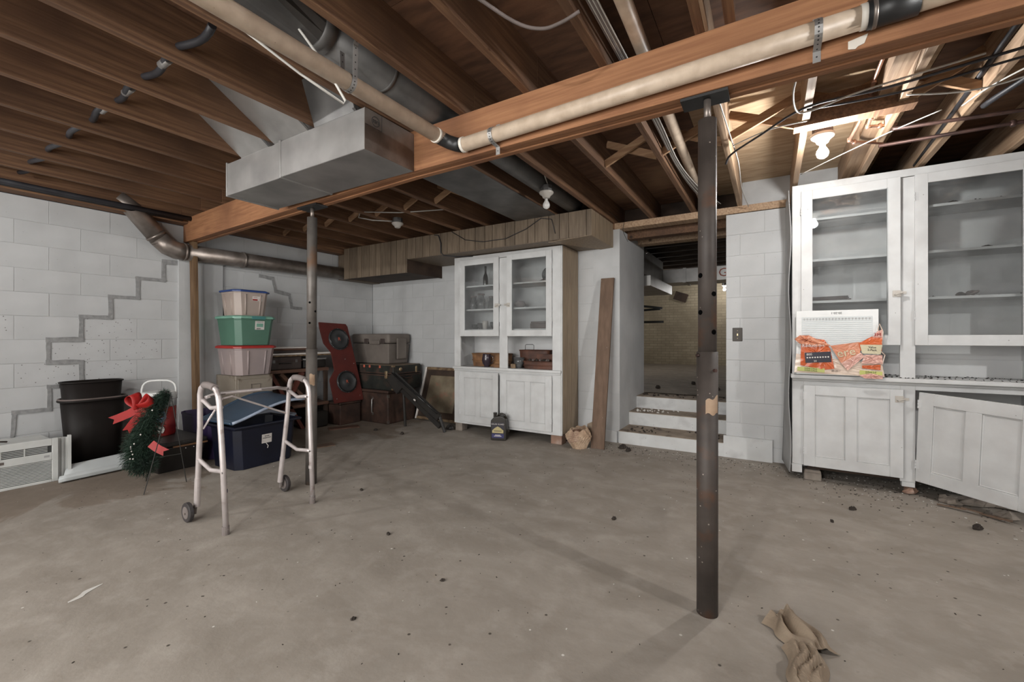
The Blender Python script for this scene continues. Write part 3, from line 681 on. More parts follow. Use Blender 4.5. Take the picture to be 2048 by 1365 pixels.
#PART2
# ================================================================ CABINETS
def framed_door(T, hinge, ang, w, z0, z1, fw, style, hl='hinge', tilt=0, latch=None, mid=None, th=.022, pane=0):
    """door with its hinge line at the local origin, width w along +x (or -x if w<0), front face at y=-th"""
    s = 1 if w > 0 else -1; W = abs(w)
    X = lambda a, b: (min(s*a, s*b), max(s*a, s*b))
    bm = MB(); f = fw
    bm.box(*X(0, f), -th, 0, z0, z1).box(*X(W-f, W), -th, 0, z0, z1).box(*X(f, W-f), -th, 0, z0, z0+f*1.05).box(*X(f, W-f), -th, 0, z1-f, z1)
    if mid: bm.box(*X(mid[0], mid[1]), -th, 0, z0+f, z1-f)
    d = bm.build('door', 'painted', T, local=True, loc=hinge, rot=(0, tilt, ang), bevel=.002)
    if style == 'glass':
        MB().box(*X(f-.006, W-f+.006), -th*.62, -th*.62+.003, z0+f*1.05-.006, z1-f+.006).build('glass_pane', 'glass', d, local=True, loc=(0, .004 if pane else 0, 0), rot=(0, 0, pane))
    else:
        spans = [(f, mid[0]), (mid[1], W-f)] if mid else [(f, W-f)]
        for a, b in spans:
            MB().box(*X(a, b), -th*.55, -th*.3, z0+f, z1-f).build('sunk_panel', 'painted', d, local=True, loc=(0, 0, 0))
            p = MB(); g = .018
            for (xa, xb, za, zb) in ((a, a+g*.5, z0+f, z1-f), (b-g*.5, b, z0+f, z1-f), (a, b, z0+f*1.05, z0+f*1.05+g*.5), (a, b, z1-f-g*.5, z1-f)):
                p.box(*X(xa, xb), -th*.78, -th*.5, za, zb)
            p.build('panel_moulding', 'painted', d, local=True, loc=(0, 0, 0), bevel=.003)
    H = z1-z0
    for zh in (z0+.16*H+.02, z1-.13*H):
        hb = MB()
        for k in range(3): hb.lathe([(.0045, zh-.03+k*.021), (.0045, zh-.012+k*.021)], (-s*.001, -th-.001, 0), 8)
        hb.box(*X(.002, .02), -th-.0015, -th, zh-.03, zh+.03)
        hb.build('hinge', 'painted_in', d, local=True, loc=(0, 0, 0))
    if latch:
        x = s*(W-.022); z = latch
        lt = MB().box(min(x-.024, x+.024), max(x-.024, x+.024), -th-.004, -th, z-.025, z+.022)
        lt.tube([(x-s*.012, -th-.004, z-.008), (x-s*.008, -th-.024, z-.01), (x+s*.03, -th-.02, z+.004)], .005, 8)
        lt.lathe([(.004, 0), (.010, .008), (.008, .02), (.002, .024)], (0, 0, 0), 10, axis='z') if False else None
        lt.box(min(x+s*.018, x+s*.05), max(x+s*.018, x+s*.05), -th-.012, -th-.003, z-.008, z+.012)
        lt.build('latch', 'porcelain', d, local=True, loc=(0, 0, 0), bevel=.002)
    return d

def cabinet(T, x0, x1, xm0, xm1, yF, yB, zt, zb, zc, zu, shelvesL, shelvesR, st0, st1):
    """local coords = world coords minus T.location; given in world coords"""
    b = lambda *a: MB().box(*a)
    # face frame
    b(x0, x0+st0, yF, yF+.02, zb, zt).build('stile', 'painted', T, bevel=.0015)
    b(x1-st1, x1, yF, yF+.02, zb, zt).build('stile', 'painted', T, bevel=.0015)
    b(xm0, xm1, yF, yF+.02, zb-(.0 if x0 < -1 else .03), zt-.06).build('centre_stile', 'painted', T, bevel=.0015)
    b(x0+st0, x1-st1, yF, yF+.02, zt-.055, zt).build('top_rail', 'painted', T, bevel=.0015)
    b(x0+st0, xm0, yF, yF+.02, zc-.085, zc-.03).build('rail', 'painted', T)
    b(xm1, x1-st1, yF, yF+.02, zc-.085, zc-.03).build('rail', 'painted', T)
    b(x0-.01, x1+.01, yF-(.06 if x0 > 0 else .028), yB-.02, zc-.03, zc).build('counter', 'painted', T, bevel=.005, seg=2)
    b(x0, x1, yF-.012, yF, zc-.052, zc-.03).build('moulding', 'painted', T, bevel=.004)
    # carcass
    b(x0, x0+.018, yF+.02, yB, zb, zt).build('side', 'painted_in', T)
    b(x1-.018, x1, yF+.02, yB, zb, zt).build('side', 'painted_in', T)
    b(x0+.018, x1-.018, yB-.012, yB, zb, zt).build('back_board', 'painted_in', T)
    b(x0, x1, yF+.02, yB, zt-.02, zt).build('top_board', 'painted_in', T)
    b(x0+.018, x1-.018, yF+.02, yB-.012, zb+.03, zb+.048).build('bottom_board', 'dark_wood', T)
    b(x0+.018, x1-.018, yB-.03, yB-.012, zc, zc+.13).build('back_cleat', 'painted_in', T)
    # shelves run right through behind the centre stile
    for zl, zr in zip(shelvesL, shelvesR):
        MB().box(x0+.018, (xm0+xm1)/2, yF+.035, yB-.012, zl-.018, zl).build('shelf', 'painted', T)
        MB().box((xm0+xm1)/2, x1-.018, yF+.035, yB-.012, zr-.018, zr).build('shelf', 'painted', T)

# --- near cabinet on the right
NC = thing('china_cabinet', (.85, 4.3, 0), 'tall worn white cabinet at right with two glass doors and two lower doors', 'cabinet')
cabinet(NC, .155, 1.56, .816, .9, 4.15, 4.52, 2.378, .125, .852, 1.09, (2.105, 1.775, 1.442), (2.105, 1.775, 1.442), .078, .08)
def L(x, y): return (x-NC.location.x, y-NC.location.y, 0)
framed_door(NC, L(.214, 4.149), math.radians(-1.3), .600, 1.092, 2.32, .075, 'glass', latch=1.47, pane=math.radians(-1.6))
framed_door(NC, L(.893, 4.149), 0, .600, 1.092, 2.322, .070, 'glass', latch=1.47)
framed_door(NC, L(.231, 4.149), math.radians(-1.5), .598, .125, .768, .075, 'panel', mid=(.262, .335), latch=.70)
framed_door(NC, L(.904, 4.149), math.radians(-41), .60, .115, .757, .085, 'panel', mid=(.255, .335), latch=.675, tilt=math.radians(2.2))
MB().box(.153, .221, 4.15, 4.17, .06, .1245).build('leg', 'painted', NC)
MB().box(.826, .898, 4.15, 4.19, .06, .0945).build('leg', 'painted', NC)
MB().box(.26, 1.5, 4.22, 4.24, .085, .125).build('bottom_rail', 'dark_wood', NC)
MB().box(.20, .255, 4.16, 4.2, .42, .45).build('catch', 'dark_wood', NC)
# warped side panel bulging from the cabinet's left side
vs = lambda u, v: (.150-.012-(.006+.035*max(0, .42-v)/.42)*(1 if u > .5 else .4)+.006*math.sin(v*14+u), 4.165+.40*u, .03+2.30*v)
o = MB().grid(lambda u, v: (.14-.018*u-.05*max(0, .42-v)*u*1.3+.009*math.sin(v*17)*(1-u), 4.162+.40*u, .045+2.31*v), 6, 30).build('warped_side_panel', 'warped', NC, solid=.004, smooth=True)
o['label'] = 'warped grey hardboard side'
def grime(T, x0, x1, y0, y1, z, n, sz=.006):
    g = MB()
    for k in range(n):
        x, y = rnd(x0, x1), rnd(y0, y1); r = rnd(.3, 1)*sz
        g.rbox((x, y, z+r*.4), (r*2.4, r*1.6, r*.9), (rnd(0, 1), rnd(0, 1), rnd(0, 6)))
    return stuff(g.build('grime', 'grime', T))
grime(NC, .74, 1.5, 4.10, 4.49, .852, 110, .0055)
grime(NC, .25, .8, 4.2, 4.5, 1.775, 8); grime(NC, .95, 1.5, 4.2, 4.3, 2.105, 30); grime(NC, .95, 1.5, 4.2, 4.3, 1.442, 20); grime(NC, .95, 1.5, 4.2, 4.3, 1.775, 12)
def clod(x, y, z, r, label, grp=None, m='clod', name='clod', sy=1, sz=.5, cat='debris'):
    n = 10; bm = MB(); vs = []
    ph = rnd(0, 6)
    prof = [(.25, 0), (.85, .12), (1, .42), (.75, .8), (.3, 1)]
    vv = []
    for (rr, zz) in prof:
        for k in range(n):
            t = 2*PI*k/n; q = rr*r*(1+.28*math.sin(2*t+ph)+.18*math.sin(5*t+ph+zz*4)); vv.append((x+q*math.cos(t), y+q*math.sin(t)*sy, z+zz*r*2*sz*(1+.2*math.sin(3*t))))
    for a in vv: pass
    fs = [(i*n+k, i*n+(k+1) % n, (i+1)*n+(k+1) % n, (i+1)*n+k) for i in range(4) for k in range(n)] + [tuple(range(n-1, -1, -1)), tuple(range(4*n, 5*n))]
    o = bm.add(vv, fs).build(name, m)
    return tag(o, label, cat, grp)
clod(1.13, 4.27, 2.106, .030, 'dark flattened lump on the top shelf of the right glass door', name='debris_lump', sz=.45)
clod(1.30, 4.27, 1.776, .026, 'small dark lump on the middle shelf behind the right glass door', name='debris_lump', sz=.35)
clod(1.16, 4.25, 1.443, .032, 'dark grey lump beside a knotted rag on the lower shelf', name='debris_lump', sz=.4)
T = MB().tube([(1.22+.035*math.cos(t*1.0)*(.6+.4*math.sin(t*.7)), 4.26+.03*math.sin(t), 1.452+.012*(1+math.sin(t*1.7))) for t in [k*.45 for k in range(30)]], .007, 6).build('knotted_rag', 'rim_grey', smooth=True); tag(T, 'knotted grey rag on the lower shelf behind the right glass', 'rag')
T = MB()
for k in range(6): T.rbox((.40+rnd(-.01, .01), 4.22+.02*(k % 3), 1.450+.011*(k//2)), (.27-.02*(k % 3), .018, .009), (0, rnd(-.02, .02), rnd(-.04, .04)))
T = T.build('slat_bundle', 'case_dark'); tag(T, 'small stack of dark thin slats behind the left glass door', 'slats'); stuff(T)
# supports under the near cabinet
T = MB().box(.235, .35, 4.17, 4.28, 0, .062).hexa([(.235, 4.17, .06), (.35, 4.17, .06), (.35, 4.28, .06), (.235, 4.28, .06), (.24, 4.175, .084), (.345, 4.175, .084), (.345, 4.275, .084), (.24, 4.275, .084)]).build('support_block', 'stone', bevel=.006); tag(T, 'grey concrete block under the left leg of the right cabinet', 'block')
clod(.88, 4.20, 0, .045, 'pinkish stone under the middle leg of the right cabinet', name='support_stone', m='brick', sz=.6, cat='stone')
# rocks behind the open door
for k, (x, y, r, sy) in enumerate(((1.06, 4.08, .06, .6), (1.2, 4.12, .085, .7), (1.36, 4.15, .10, .6), (1.5, 4.05, .07, .8), (1.28, 3.92, .05, .7))):
    clod(x, y, 0, r, ['flat brown stone nearest the middle leg of the right cabinet', 'brown stone under the middle of the open cabinet door', 'largest brown stone under the open cabinet door', 'rounded stone at the frame edge under the open door', 'small flat stone in front of the stones under the open door'][k], name='stone', m='stone', sz=.42, sy=sy, cat='stone')
for k in range(5):
    T = MB().rbox((1.0+.06*k+rnd(-.02, .02), 3.98-.03*k, .012+.006*(k % 3)), (.07+.012*k, .02, .006), (rnd(-.08, .08), rnd(-.1, .1), rnd(-.9, -.2))).build('wood_splinter', 'plank'); tag(T, 'loose pale wood splinter on the floor under the open cabinet door', 'splinter', 'wood splinters under the open door')

# --- far hutch
HC = thing('china_cabinet', (-2.62, 4.35, 0), 'white cabinet against far wall below the panelled boxing with brown panelled side', 'cabinet')
cabinet(HC, -3.343, -1.905, -2.68, -2.571, 4.15, 4.56, 2.128, .098, .795, 1.16, (1.775, 1.49, 1.247), (1.775, 1.49, 1.247), .094, .098)
def L2(x, y): return (x-HC.location.x, y-HC.location.y, 0)
framed_door(HC, L2(-3.243, 4.149), 0, .560, 1.162, 2.085, .07, 'glass', latch=1.52)
framed_door(HC, L2(-2.004, 4.149), 0, -.565, 1.162, 2.092, .066, 'glass', latch=1.52)
framed_door(HC, L2(-3.245, 4.149), math.radians(-1.6), .564, .13, .735, .072, 'panel', mid=(.245, .31), latch=None)
framed_door(HC, L2(-2.004, 4.149), 0, -.645, .13, .732, .075, 'panel', mid=(.26, .33), latch=None)
MB().box(-3.249, -2.0, 4.15, 4.17, .098, .126).build('bottom_rail', 'painted', HC)
MB().box(-1.904, -1.89, 4.152, 4.17, .1, 2.128).build('corner_bead', 'painted', HC)
MB().box(-1.9045, -1.900, 4.172, 4.585, .10, 2.125).build('side_backing', 'dark_wood', HC)
for (a, b, zz) in ((4.173, 4.283, 0.11), (4.288, 4.398, .03), (4.403, 4.585, .03)):
    MB().box(-1.900, -1.888, a, b, zz, 2.13).build('side_panel_board', 'panel_side', HC)
T = MB().box(-3.335, -3.235, 4.16, 4.27, 0, .098).build('support_block', 'stone', bevel=.004); tag(T, 'pale block under the left corner of the far white cabinet', 'block')
T = MB().box(-2.03, -1.90, 4.165, 4.275, 0, .097).build('support_brick', 'brick', bevel=.004); tag(T, 'reddish brick under the right corner of the far white cabinet', 'brick')
T = MB().box(-2.9, -2.7, 4.40, 4.5, 0, .098).build('support_block', 'stone', bevel=.004); tag(T, 'block under the back of the far white cabinet', 'block')
clod(-3.4, 4.13, 0, .045, 'black crumpled lump beside the left foot of the far cabinet', name='debris_lump', m='black', sz=.7)
# glassware behind the doors
def lathe_thing(name, prof, x, y, z, m, label, cat, sx=1, sy=1, n=20):
    T = MB().lathe(prof, (x, y, z), n, sx, sy).build(name, m, smooth=True); return tag(T, label, cat)
T = thing('bottle', (-3.0, 4.33, 1.775), 'dark long-necked bottle on the top shelf of far cabinet', 'bottle')
MB().lathe([(.028, 0), (.031, .01), (.031, .10), (.026, .13), (.012, .165), (.011, .22), (.014, .222), (.014, .235)], (-3.0, 4.33, 1.776), 20).build('glass_body', 'dark_bottle', T, smooth=True)
MB().lathe([(.0135, .236), (.0135, .25)], (-3.0, 4.33, 1.776), 12).build('cap', 'dark_gap', T)
T = thing('bowl_with_lid', (-2.13, 4.33, 1.776), 'smoky round glass piece propped on the top right shelf', 'glassware')
MB().lathe([(.02, -.03), (.062, -.02), (.083, .0), (.062, .022), (.02, .03)], (-2.14, 4.33, 1.86), 20, axis='y').build('round_glass', 'smoke_glass', T, smooth=True)
MB().lathe([(.014, -.02), (.02, 0), (.014, .02)], (-2.06, 4.33, 1.905), 12, axis='y').build('knob', 'smoke_glass', T, smooth=True)
T = MB().grid(lambda u, v: (-2.32+.16*u, 4.30+.06*v, 1.777+.045*u*u+.004), 6, 2).build('folded_paper', 'dark_gap', solid=.003, smooth=True); tag(T, 'dark curled sheet beside the smoky glass piece', 'paper')
jar = [(.045, 0), (.052, .008), (.053, .11), (.036, .14), (.034, .165), (.04, .168)]
def jar_(x, y, z, s, label, lid=True):
    T = thing('glass_jar', (x, y, z), label, 'jar')
    MB().lathe([(r*s, h*s) for r, h in jar], (x, y, z+.001), 20).build('glass_body', 'smoke_glass', T, smooth=True)
    if lid: MB().lathe([(.042*s, .1685*s), (.044*s, .19*s)], (x, y, z+.001), 20).build('lid', 'rim_grey', T)
jar_(-3.16, 4.30, 1.490, .9, 'glass jar at the left edge of the middle shelf, far cabinet')
jar_(-3.03, 4.28, 1.490, 1.02, 'largest clear glass jar on the middle shelf, far cabinet')
jar_(-2.93, 4.36, 1.490, .85, 'glass jar right of the largest jar, far cabinet')
for i, (x, r, h) in enumerate(((-2.86, .04, .055), (-2.78, .035, .05))):
    lathe_thing('cup', [(r*.7, 0), (r, h*.5), (r*1.05, h), (r*.9, h), (r*.6, h*.3)], x, 4.28, 1.491, 'smoke_glass', ['low dark cup beside the jars, far cabinet', 'low dark cup by the door edge, far cabinet'][i], 'cup')
T = MB().box(-2.81, -2.73, 4.38, 4.40, 1.491, 1.60).build('photo_frame', 'case_dark', bevel=.003); tag(T, 'small dark upright frame behind the cups in the far cabinet', 'frame')
for i, (x, r, h) in enumerate(((-3.13, .05, .06), (-3.05, .045, .075), (-2.84, .06, .085))):
    lathe_thing('bowl', [(r*.5, 0), (r*.95, h*.5), (r, h), (r*.93, h), (r*.5, h*.25)], x, 4.30, 1.248, 'dark_gap', ['dark bowl at the left of the lower shelf, far cabinet', 'second dark bowl on the lower shelf, far cabinet', 'big dark bowl right of the pale cup, far cabinet'][i], 'bowl')
lathe_thing('cup', [(.028, 0), (.036, .07), (.036, .1), (.032, .1), (.026, .01)], -2.95, 4.25, 1.248, 'porcelain', 'pale cup standing between the dark bowls', 'cup')
lathe_thing('bowl', [(.03, 0), (.07, .04), (.055, .08), (.02, .09)], -2.52, 4.35, 1.491, 'rim_grey', 'grey domed bowl on the middle right shelf, far cabinet', 'bowl')
T = MB().box(-2.36, -2.03, 4.3, 4.42, 1.248, 1.31).box(-2.34, -2.1, 4.28, 4.40, 1.31, 1.33).build('flat_boxes', 'rim_grey', bevel=.004); tag(T, 'grey flat box on the lower right shelf, far cabinet', 'box')
# open shelf: baskets
def basket(x, y, z, w, d, h, label, m='basket', handle=False):
    T = thing('basket', (x, y, z), label, 'basket')
    def ring(f, zz, k=28): return [(x+w/2*f*math.copysign(abs(math.cos(t))**.5, math.cos(t)), y+d/2*f*math.copysign(abs(math.sin(t))**.5, math.sin(t)), zz) for t in [2*PI*i/k for i in range(k)]]
    n = 28; vs = ring(.93, z+.001)+ring(1, z+h)+ring(.96, z+h)+ring(.9, z+.01)
    fs = [(i*n+k, i*n+(k+1) % n, (i+1)*n+(k+1) % n, (i+1)*n+k) for i in range(3) for k in range(n)]+[tuple(range(n)), tuple(range(3*n, 4*n))]
    MB().add(vs, fs).build('woven_wall', m, T)
    for q in (1.0, .5): MB().tube(ring(1.012 if q == 1 else .985, z+h*q-.004), .006, 6, closed=True).build('rim_band', m, T, smooth=True)
    if handle: MB().tube([(x-.12, y-.05, z+h), (x-.12, y-.05, z+h+.055), (x-.105, y-.05, z+h+.065), (x-.02, y-.05, z+h+.065), (x-.005, y-.05, z+h+.055), (x-.005, y-.05, z+h)], .003, 6).build('wire_handle', 'wire', T)
    return T
basket(-2.93, 4.37, .796, .52, .24, .155, 'brown woven oval basket behind the glass jug, far cabinet')
basket(-2.33, 4.40, .796, .40, .18, .205, 'dark brown basket with a thin wire handle at the back of the open shelf', 'basket_dark', True)
basket(-2.20, 4.24, .796, .40, .11, .085, 'low reddish basket at the front right of the open shelf', 'basket_dark')
T = MB().box(-2.28, -2.02, 4.31, 4.34, .80, .96).build('book', 'basket_dark', bevel=.003); tag(T, 'dark brown case standing behind the low basket', 'case')
for i in range(6):
    clod(-2.33+.045*i, 4.24, .882, .018, 'small grey crumpled piece in the low reddish basket', 'pieces in the low basket', m='rim_grey' if i % 2 else 'clod', name='scrap', sz=.7)
T = thing('glass_jug', (-2.90, 4.21, .796), 'dark purplish glass jug in front of the woven basket', 'jug')
MB().lathe([(.032, 0), (.03, .012), (.05, .04), (.058, .075), (.055, .11), (.047, .145), (.05, .155), (.046, .155), (.04, .03)], (-2.90, 4.21, .797), 24).build('jug_body', 'jug_glass', T, smooth=True)
MB().tube([(-2.85, 4.21, .93), (-2.815, 4.21, .925), (-2.805, 4.21, .88), (-2.82, 4.21, .845), (-2.85, 4.21, .835)], .006, 8).build('handle', 'jug_glass', T, smooth=True)
T = MB().box(-2.78, -2.69, 4.17, 4.21, .796, .835).build('small_box', 'basket', bevel=.003); tag(T, 'small tan box on the open shelf beside the centre stile', 'box')
lathe_thing('glass_bowl', [(.03, 0), (.06, .06), (.062, .12), (.057, .12), (.03, .02)], -2.47, 4.24, .797, 'smoke_glass', 'smoky glass bowl on the open shelf right of the centre stile', 'bowl')
T = MB().box(-2.54, -2.48, 4.165, 4.185, .797, .845).build('small_box', 'gilt', bevel=.003); tag(T, 'small tan block in front of the smoky glass bowl', 'box')

# ================================================================ FURNACE FILTER PACK
T = thing('filter_pack', (.44, 4.09, .853), 'white furnace filters in torn orange shrink wrap on the right cabinet counter', 'filters')
yb = 4.075; zc = .853
# pack leans a little: local builder shifts y with height
lean = lambda z: yb+.008*(z-zc)/.5
def quadbox(x0, x1, z0, z1, y0, th, name, m, parent=T, tilt=0, bevel=0):
    ca, sa = math.cos(tilt), math.sin(tilt); cx, cz = (x0+x1)/2, (z0+z1)/2
    pts = []
    for yo in (-th, 0):
        for (x, z) in ((x0, z0), (x1, z0), (x1, z1), (x0, z1)):
            X = cx+(x-cx)*ca-(z-cz)*sa; Z = cz+(x-cx)*sa+(z-cz)*ca; pts.append((X, lean(Z)+y0+yo, Z))
    bm = MB().add(pts, [(0, 1, 2, 3), (7, 6, 5, 4), (0, 4, 5, 1), (1, 5, 6, 2), (2, 6, 7, 3), (3, 7, 4, 0)])
    return bm.build(name, m, parent, bevel=bevel)
fr = quadbox(.178, .684, zc+.005, zc+.505, .02, .022, 'filter_frame', 'filter', bevel=.002)
quadbox(.215, .65, zc+.05, zc+.455, -.0025, .001, 'filter_media', 'sheet')
ribs = MB()
for k in range(26):
    z = zc+.07+k*.0148; ribs.box(.22, .645, lean(z)-.0058, lean(z)-.0036, z, z+.003)
stuff(ribs.build('media_pleats', 'filter', T))
teeth = MB()
for k in range(21):
    x = .225+k*.02; z = zc+.445; teeth.prism([(x, z), (x+.014, z), (x+.007, z-.02)], lambda a, b, c: (a, lean(b)+c, b), -.0065, -.0035)
stuff(teeth.build('frame_teeth', 'warped', T))
def txt(s, size, m, x, z, dy, roll=0, name='lettering'):
    return text(s, size, m, T, face_mx((x, lean(z)+dy, z), '-y', roll=roll), name)
txt('20-20-1', .022, 'print_black', .435, zc+.483, -.0035, PI)
def film(pts, m, dy, name, amp=.006, n=1):
    # crumpled patch of film over a polygon (x, z): fan subdivided with random relief
    c = (sum(p[0] for p in pts)/len(pts), sum(p[1] for p in pts)/len(pts)); vs = []; fs = []; R = 5; P = []
    K = 6
    for (a, b) in zip(pts, pts[1:]+pts[:1]):
        for k in range(K): P.append((a[0]+(b[0]-a[0])*k/K, a[1]+(b[1]-a[1])*k/K))
    N = len(P); vs.append((c[0], lean(c[1])+dy-amp*.5, c[1]))
    for r in range(1, R+1):
        for p in P:
            x = c[0]+(p[0]-c[0])*r/R; z = c[1]+(p[1]-c[1])*r/R; vs.append((x, lean(z)+dy+rnd(-amp, 0), z))
    for k in range(N): fs.append((0, 1+k, 1+(k+1) % N))
    for r in range(1, R):
        for k in range(N): fs.append((1+(r-1)*N+k, 1+r*N+k, 1+r*N+(k+1) % N, 1+(r-1)*N+(k+1) % N))
    return MB().add(vs, fs).build(name, m, T, solid=.001)
Z = lambda v: 1.15+(675-v)*3.385/853     # only a ruler for heights of the printed wrap
film([(.165, .873), (.715, .858), (.700, .955), (.52, .975), (.30, 1.0), (.178, 1.02)], 'film', -.010, 'shrink_film', .006)
film([(.205, .93), (.21, 1.09), (.25, 1.145), (.36, 1.13), (.395, 1.06), (.42, .91), (.36, .90)], 'orange', -.018, 'orange_wrap', .006)
film([(.165, 1.135), (.20, 1.165), (.26, 1.165), (.40, 1.085), (.30, 1.085), (.20, 1.10)], 'orange_pale', -.026, 'crumpled_wrap', .014)
film([(.395, 1.085), (.57, 1.115), (.575, 1.02), (.46, .955)], 'orange_pale', -.020, 'orange_wrap', .004)
film([(.46, .955), (.575, 1.035), (.60, 1.01), (.50, .90)], 'pink_film', -.024, 'clear_wrap', .008)
film([(.565, 1.105), (.64, 1.155), (.70, 1.15), (.698, 1.05), (.575, 1.05)], 'orange', -.022, 'orange_wrap', .004)
film([(.572, 1.095), (.70, 1.095), (.69, 1.025), (.585, 1.03)], 'cream', -.027, 'wrap_panel', .001)
film([(.645, 1.150), (.70, 1.148), (.70, 1.205), (.672, 1.195)], 'pink_film', -.024, 'wrap_corner', .004)
film([(.585, .94), (.69, .95), (.69, .91), (.585, .92)], 'orange', -.020, 'orange_wrap', .004)
film([(.60, 1.02), (.70, 1.02), (.70, .955), (.58, .955)], 'pink_film', -.024, 'clear_wrap', .012)
film([(.56, .868), (.63, .885), (.70, .87), (.70, .846), (.60, .846)], 'pink_film', -.034, 'clear_wrap', .010)
quadbox(.235, .40, .955, 1.035, -.026, .001, 'black_print', 'ink', tilt=.07)
txt('Reduction', .034, 'label_white', .285, 1.086, -.036, .05)
txt('800', .024, 'label_white', .262, 1.015, -.029, .07)
for k in range(9): 
    x = .25+k*.0165; z = .990+k*.0012
    MB().tube([(x, lean(z)-.0275, z), (x, lean(z)-.0295, z)], .0055, 10).build('print_dot', 'label_white', T)
txt('ere', .085, 'cream', .49, 1.035, -.0275, .22)
txt('20', .02, 'label_white', .30, .965, -.029, .07)
txt('3M', .034, 'red', .672, 1.168, -.031, 0)
txt('Value\n2-Pack', .020, 'ink', .642, 1.066, -.0305, -.05)
txt('20-20-1', .018, 'print_black', .43, .893, -.019, .03)
for (xa, xb, za) in ((.185, .36, .898), (.57, .70, .885)):
    quadbox(xa, xb, za-.016, za+.016, -.0205, .001, 'lime_band', 'lime', tilt=-.05)
    for j in (0, 1): txt('2-Pack 2-Pack' if xb < .5 else '2-Pack 2-P', .0145, 'ink', (xa+xb)/2, za+.007-.015*j, -.0235, -.05)
MB().tube([(.70, lean(1.0)-.02, .95), (.715, lean(1)-.02, 1.02), (.69, lean(1.0)-.02, 1.05), (.705, lean(1.2)-.02, 1.19), (.685, lean(1.2)-.02, 1.25), (.675, lean(1.2)-.02, 1.2)], .004, 5).build('twisted_film', 'film', T)

# ================================================================ SWITCH, PLANK, JUG, BAG
T = thing('light_switch', (-.264, FW, 1.17), 'dark metal switch plate on the block wall right of the steps', 'switch')
MB().box(-.307, -.224, FW-.008, FW-.0012, 1.112, 1.24).build('plate', 'switch_plate', T, bevel=.003)
MB().box(-.27, -.26, FW-.02, FW-.008, 1.165, 1.185).build('toggle', 'brass', T)
for z in (1.14, 1.213): MB().lathe([(.003, -.0095), (.003, -.008)], (-.265, FW, z), 8, axis='y').build('screw', 'brass', T)
T = MB().hexa([(-1.592, 4.20, 0), (-1.452, 4.21, 0), (-1.452, 4.24, 0), (-1.592, 4.23, 0), (-1.600, 4.545, 1.80), (-1.455, 4.545, 1.80), (-1.455, 4.575, 1.80), (-1.600, 4.575, 1.80)]).build('plank', 'plank', bevel=.003); tag(T, 'long brown board leaning on the far wall beside the steps', 'board')
T = thing('plastic_jug', (-2.6, 4.03, 0), 'black plastic jug with blue label in front of the far cabinet', 'jug', rz=math.radians(18))
bm = MB()
pr = [(-.082, .0), (.082, .0), (.09, .012), (.09, .20), (.082, .235), (.055, .262), (.02, .272), (-.03, .262), (-.062, .25), (-.088, .222), (-.09, .2), (-.09, .012)]
bm.prism(pr, lambda a, b, c: (a, c, b), -.055, .055); bm.build('jug_body', 'jug_black', T, local=True, bevel=.014, seg=3)
MB().lathe([(.019, .25), (.019, .285), (.021, .286), (.021, .302)], (-.052, 0, 0), 16).build('cap', 'jug_black', T, local=True)
MB().tube([(-.02, 0, .26), (-.012, 0, .285), (.03, 0, .290), (.06, 0, .275), (.078, 0, .24)], .012, 10).build('handle', 'jug_black', T, local=True, smooth=True)
MB().box(-.076, .062, -.0568, -.0553, .03, .20).build('label_sheet', 'ink', T, local=True)
MB().box(-.076, .062, -.0580, -.0570, .03, .075).build('label_band', 'jug_blue', T, local=True)
MB().prism([(-.07, .085), (.056, .085), (.058, .115), (.02, .145), (-.008, .158), (-.04, .14), (-.07, .112)], lambda a, b, c: (a, c, b), -.0582, -.0572).build('label_emblem', 'yellow', T, local=True)
F0 = Euler((PI/2, 0, 0)).to_matrix().to_4x4()
text('SOLAR GUARD', .0215, 'label_white', T, Matrix.Translation((-.007, -.0585, .182)) @ F0, local=True)
for (z_, w_, m_) in ((.108, .09, 'ink'), (.062, .06, 'label_white'), (.050, .085, 'label_white')):
    MB().box(-.007-w_/2, -.007+w_/2, -.0590, -.0583, z_-.003, z_+.003).build('print_line', m_, T, local=True)
def crumple(x, y, z, rx, ry, rz_, label, name, m, cat, amp=.18, seed=1, nu=26, nv=14):
    R = random.Random(seed); ph = [(R.uniform(2, 9), R.uniform(2, 9), R.uniform(0, 6), R.uniform(.3, 1)) for _ in range(9)]
    def fn(u, v):
        t = u*2*PI; p = -PI/2+v*PI; q = 1+sum(amp/3*c*math.sin(a*math.cos(t)*2+b*math.sin(p)*2+a*math.sin(t)+d) for a, b, d, c in ph)
        return (x+rx*q*math.cos(p)*math.cos(t), y+ry*q*math.cos(p)*math.sin(t), z+max(rz_*(1+q*math.sin(p)*.95), .002))
    return tag(MB().grid(fn, nu, nv).build(name, m), label, cat)
T = thing('paper_bag', (-1.70, 4.17, 0), 'torn weathered paper bag slumped beside the leaning board', 'bag')
def bag(u, v):
    t = u*2*PI; r = .098*(1+.07*math.sin(3*t+v*5)+.05*math.sin(11*t+v*9)+.04*math.sin(17*t+v*20))*(.70+.55*min(1, v*1.8))*(1 if v < .75 else 1-.35*(v-.75)/.25)
    return (-1.70+r*math.cos(t)*1.05, 4.15+r*math.sin(t)*.85, .20*v*(1+.10*math.sin(t+.6)+.04*math.sin(7*t))+.001)
MB().grid(bag, 44, 12).build('bag_wall', 'paper_bag', T, solid=.003)
MB().lathe([(.02, .10), (.07, .12), (.07, .16), (.05, .18), (.01, .185)], (-1.70, 4.15, 0), 16, 1, .8).build('bag_contents', 'basket', T)
for k in range(7):
    z = .07+.02*k; MB().tube([(-1.80+.012*k, 4.06-.004*k, z), (-1.73, 4.045, z+.01), (-1.66, 4.05, z+.03)], .0018, 4).build('torn_edge', 'bag_mark', T)
MB().grid(lambda u, v: (-1.66+.10*u, 4.27+.02*v, .10+.13*v+.05*u*v), 6, 4).build('bag_flap', 'kraft', T, solid=.002)

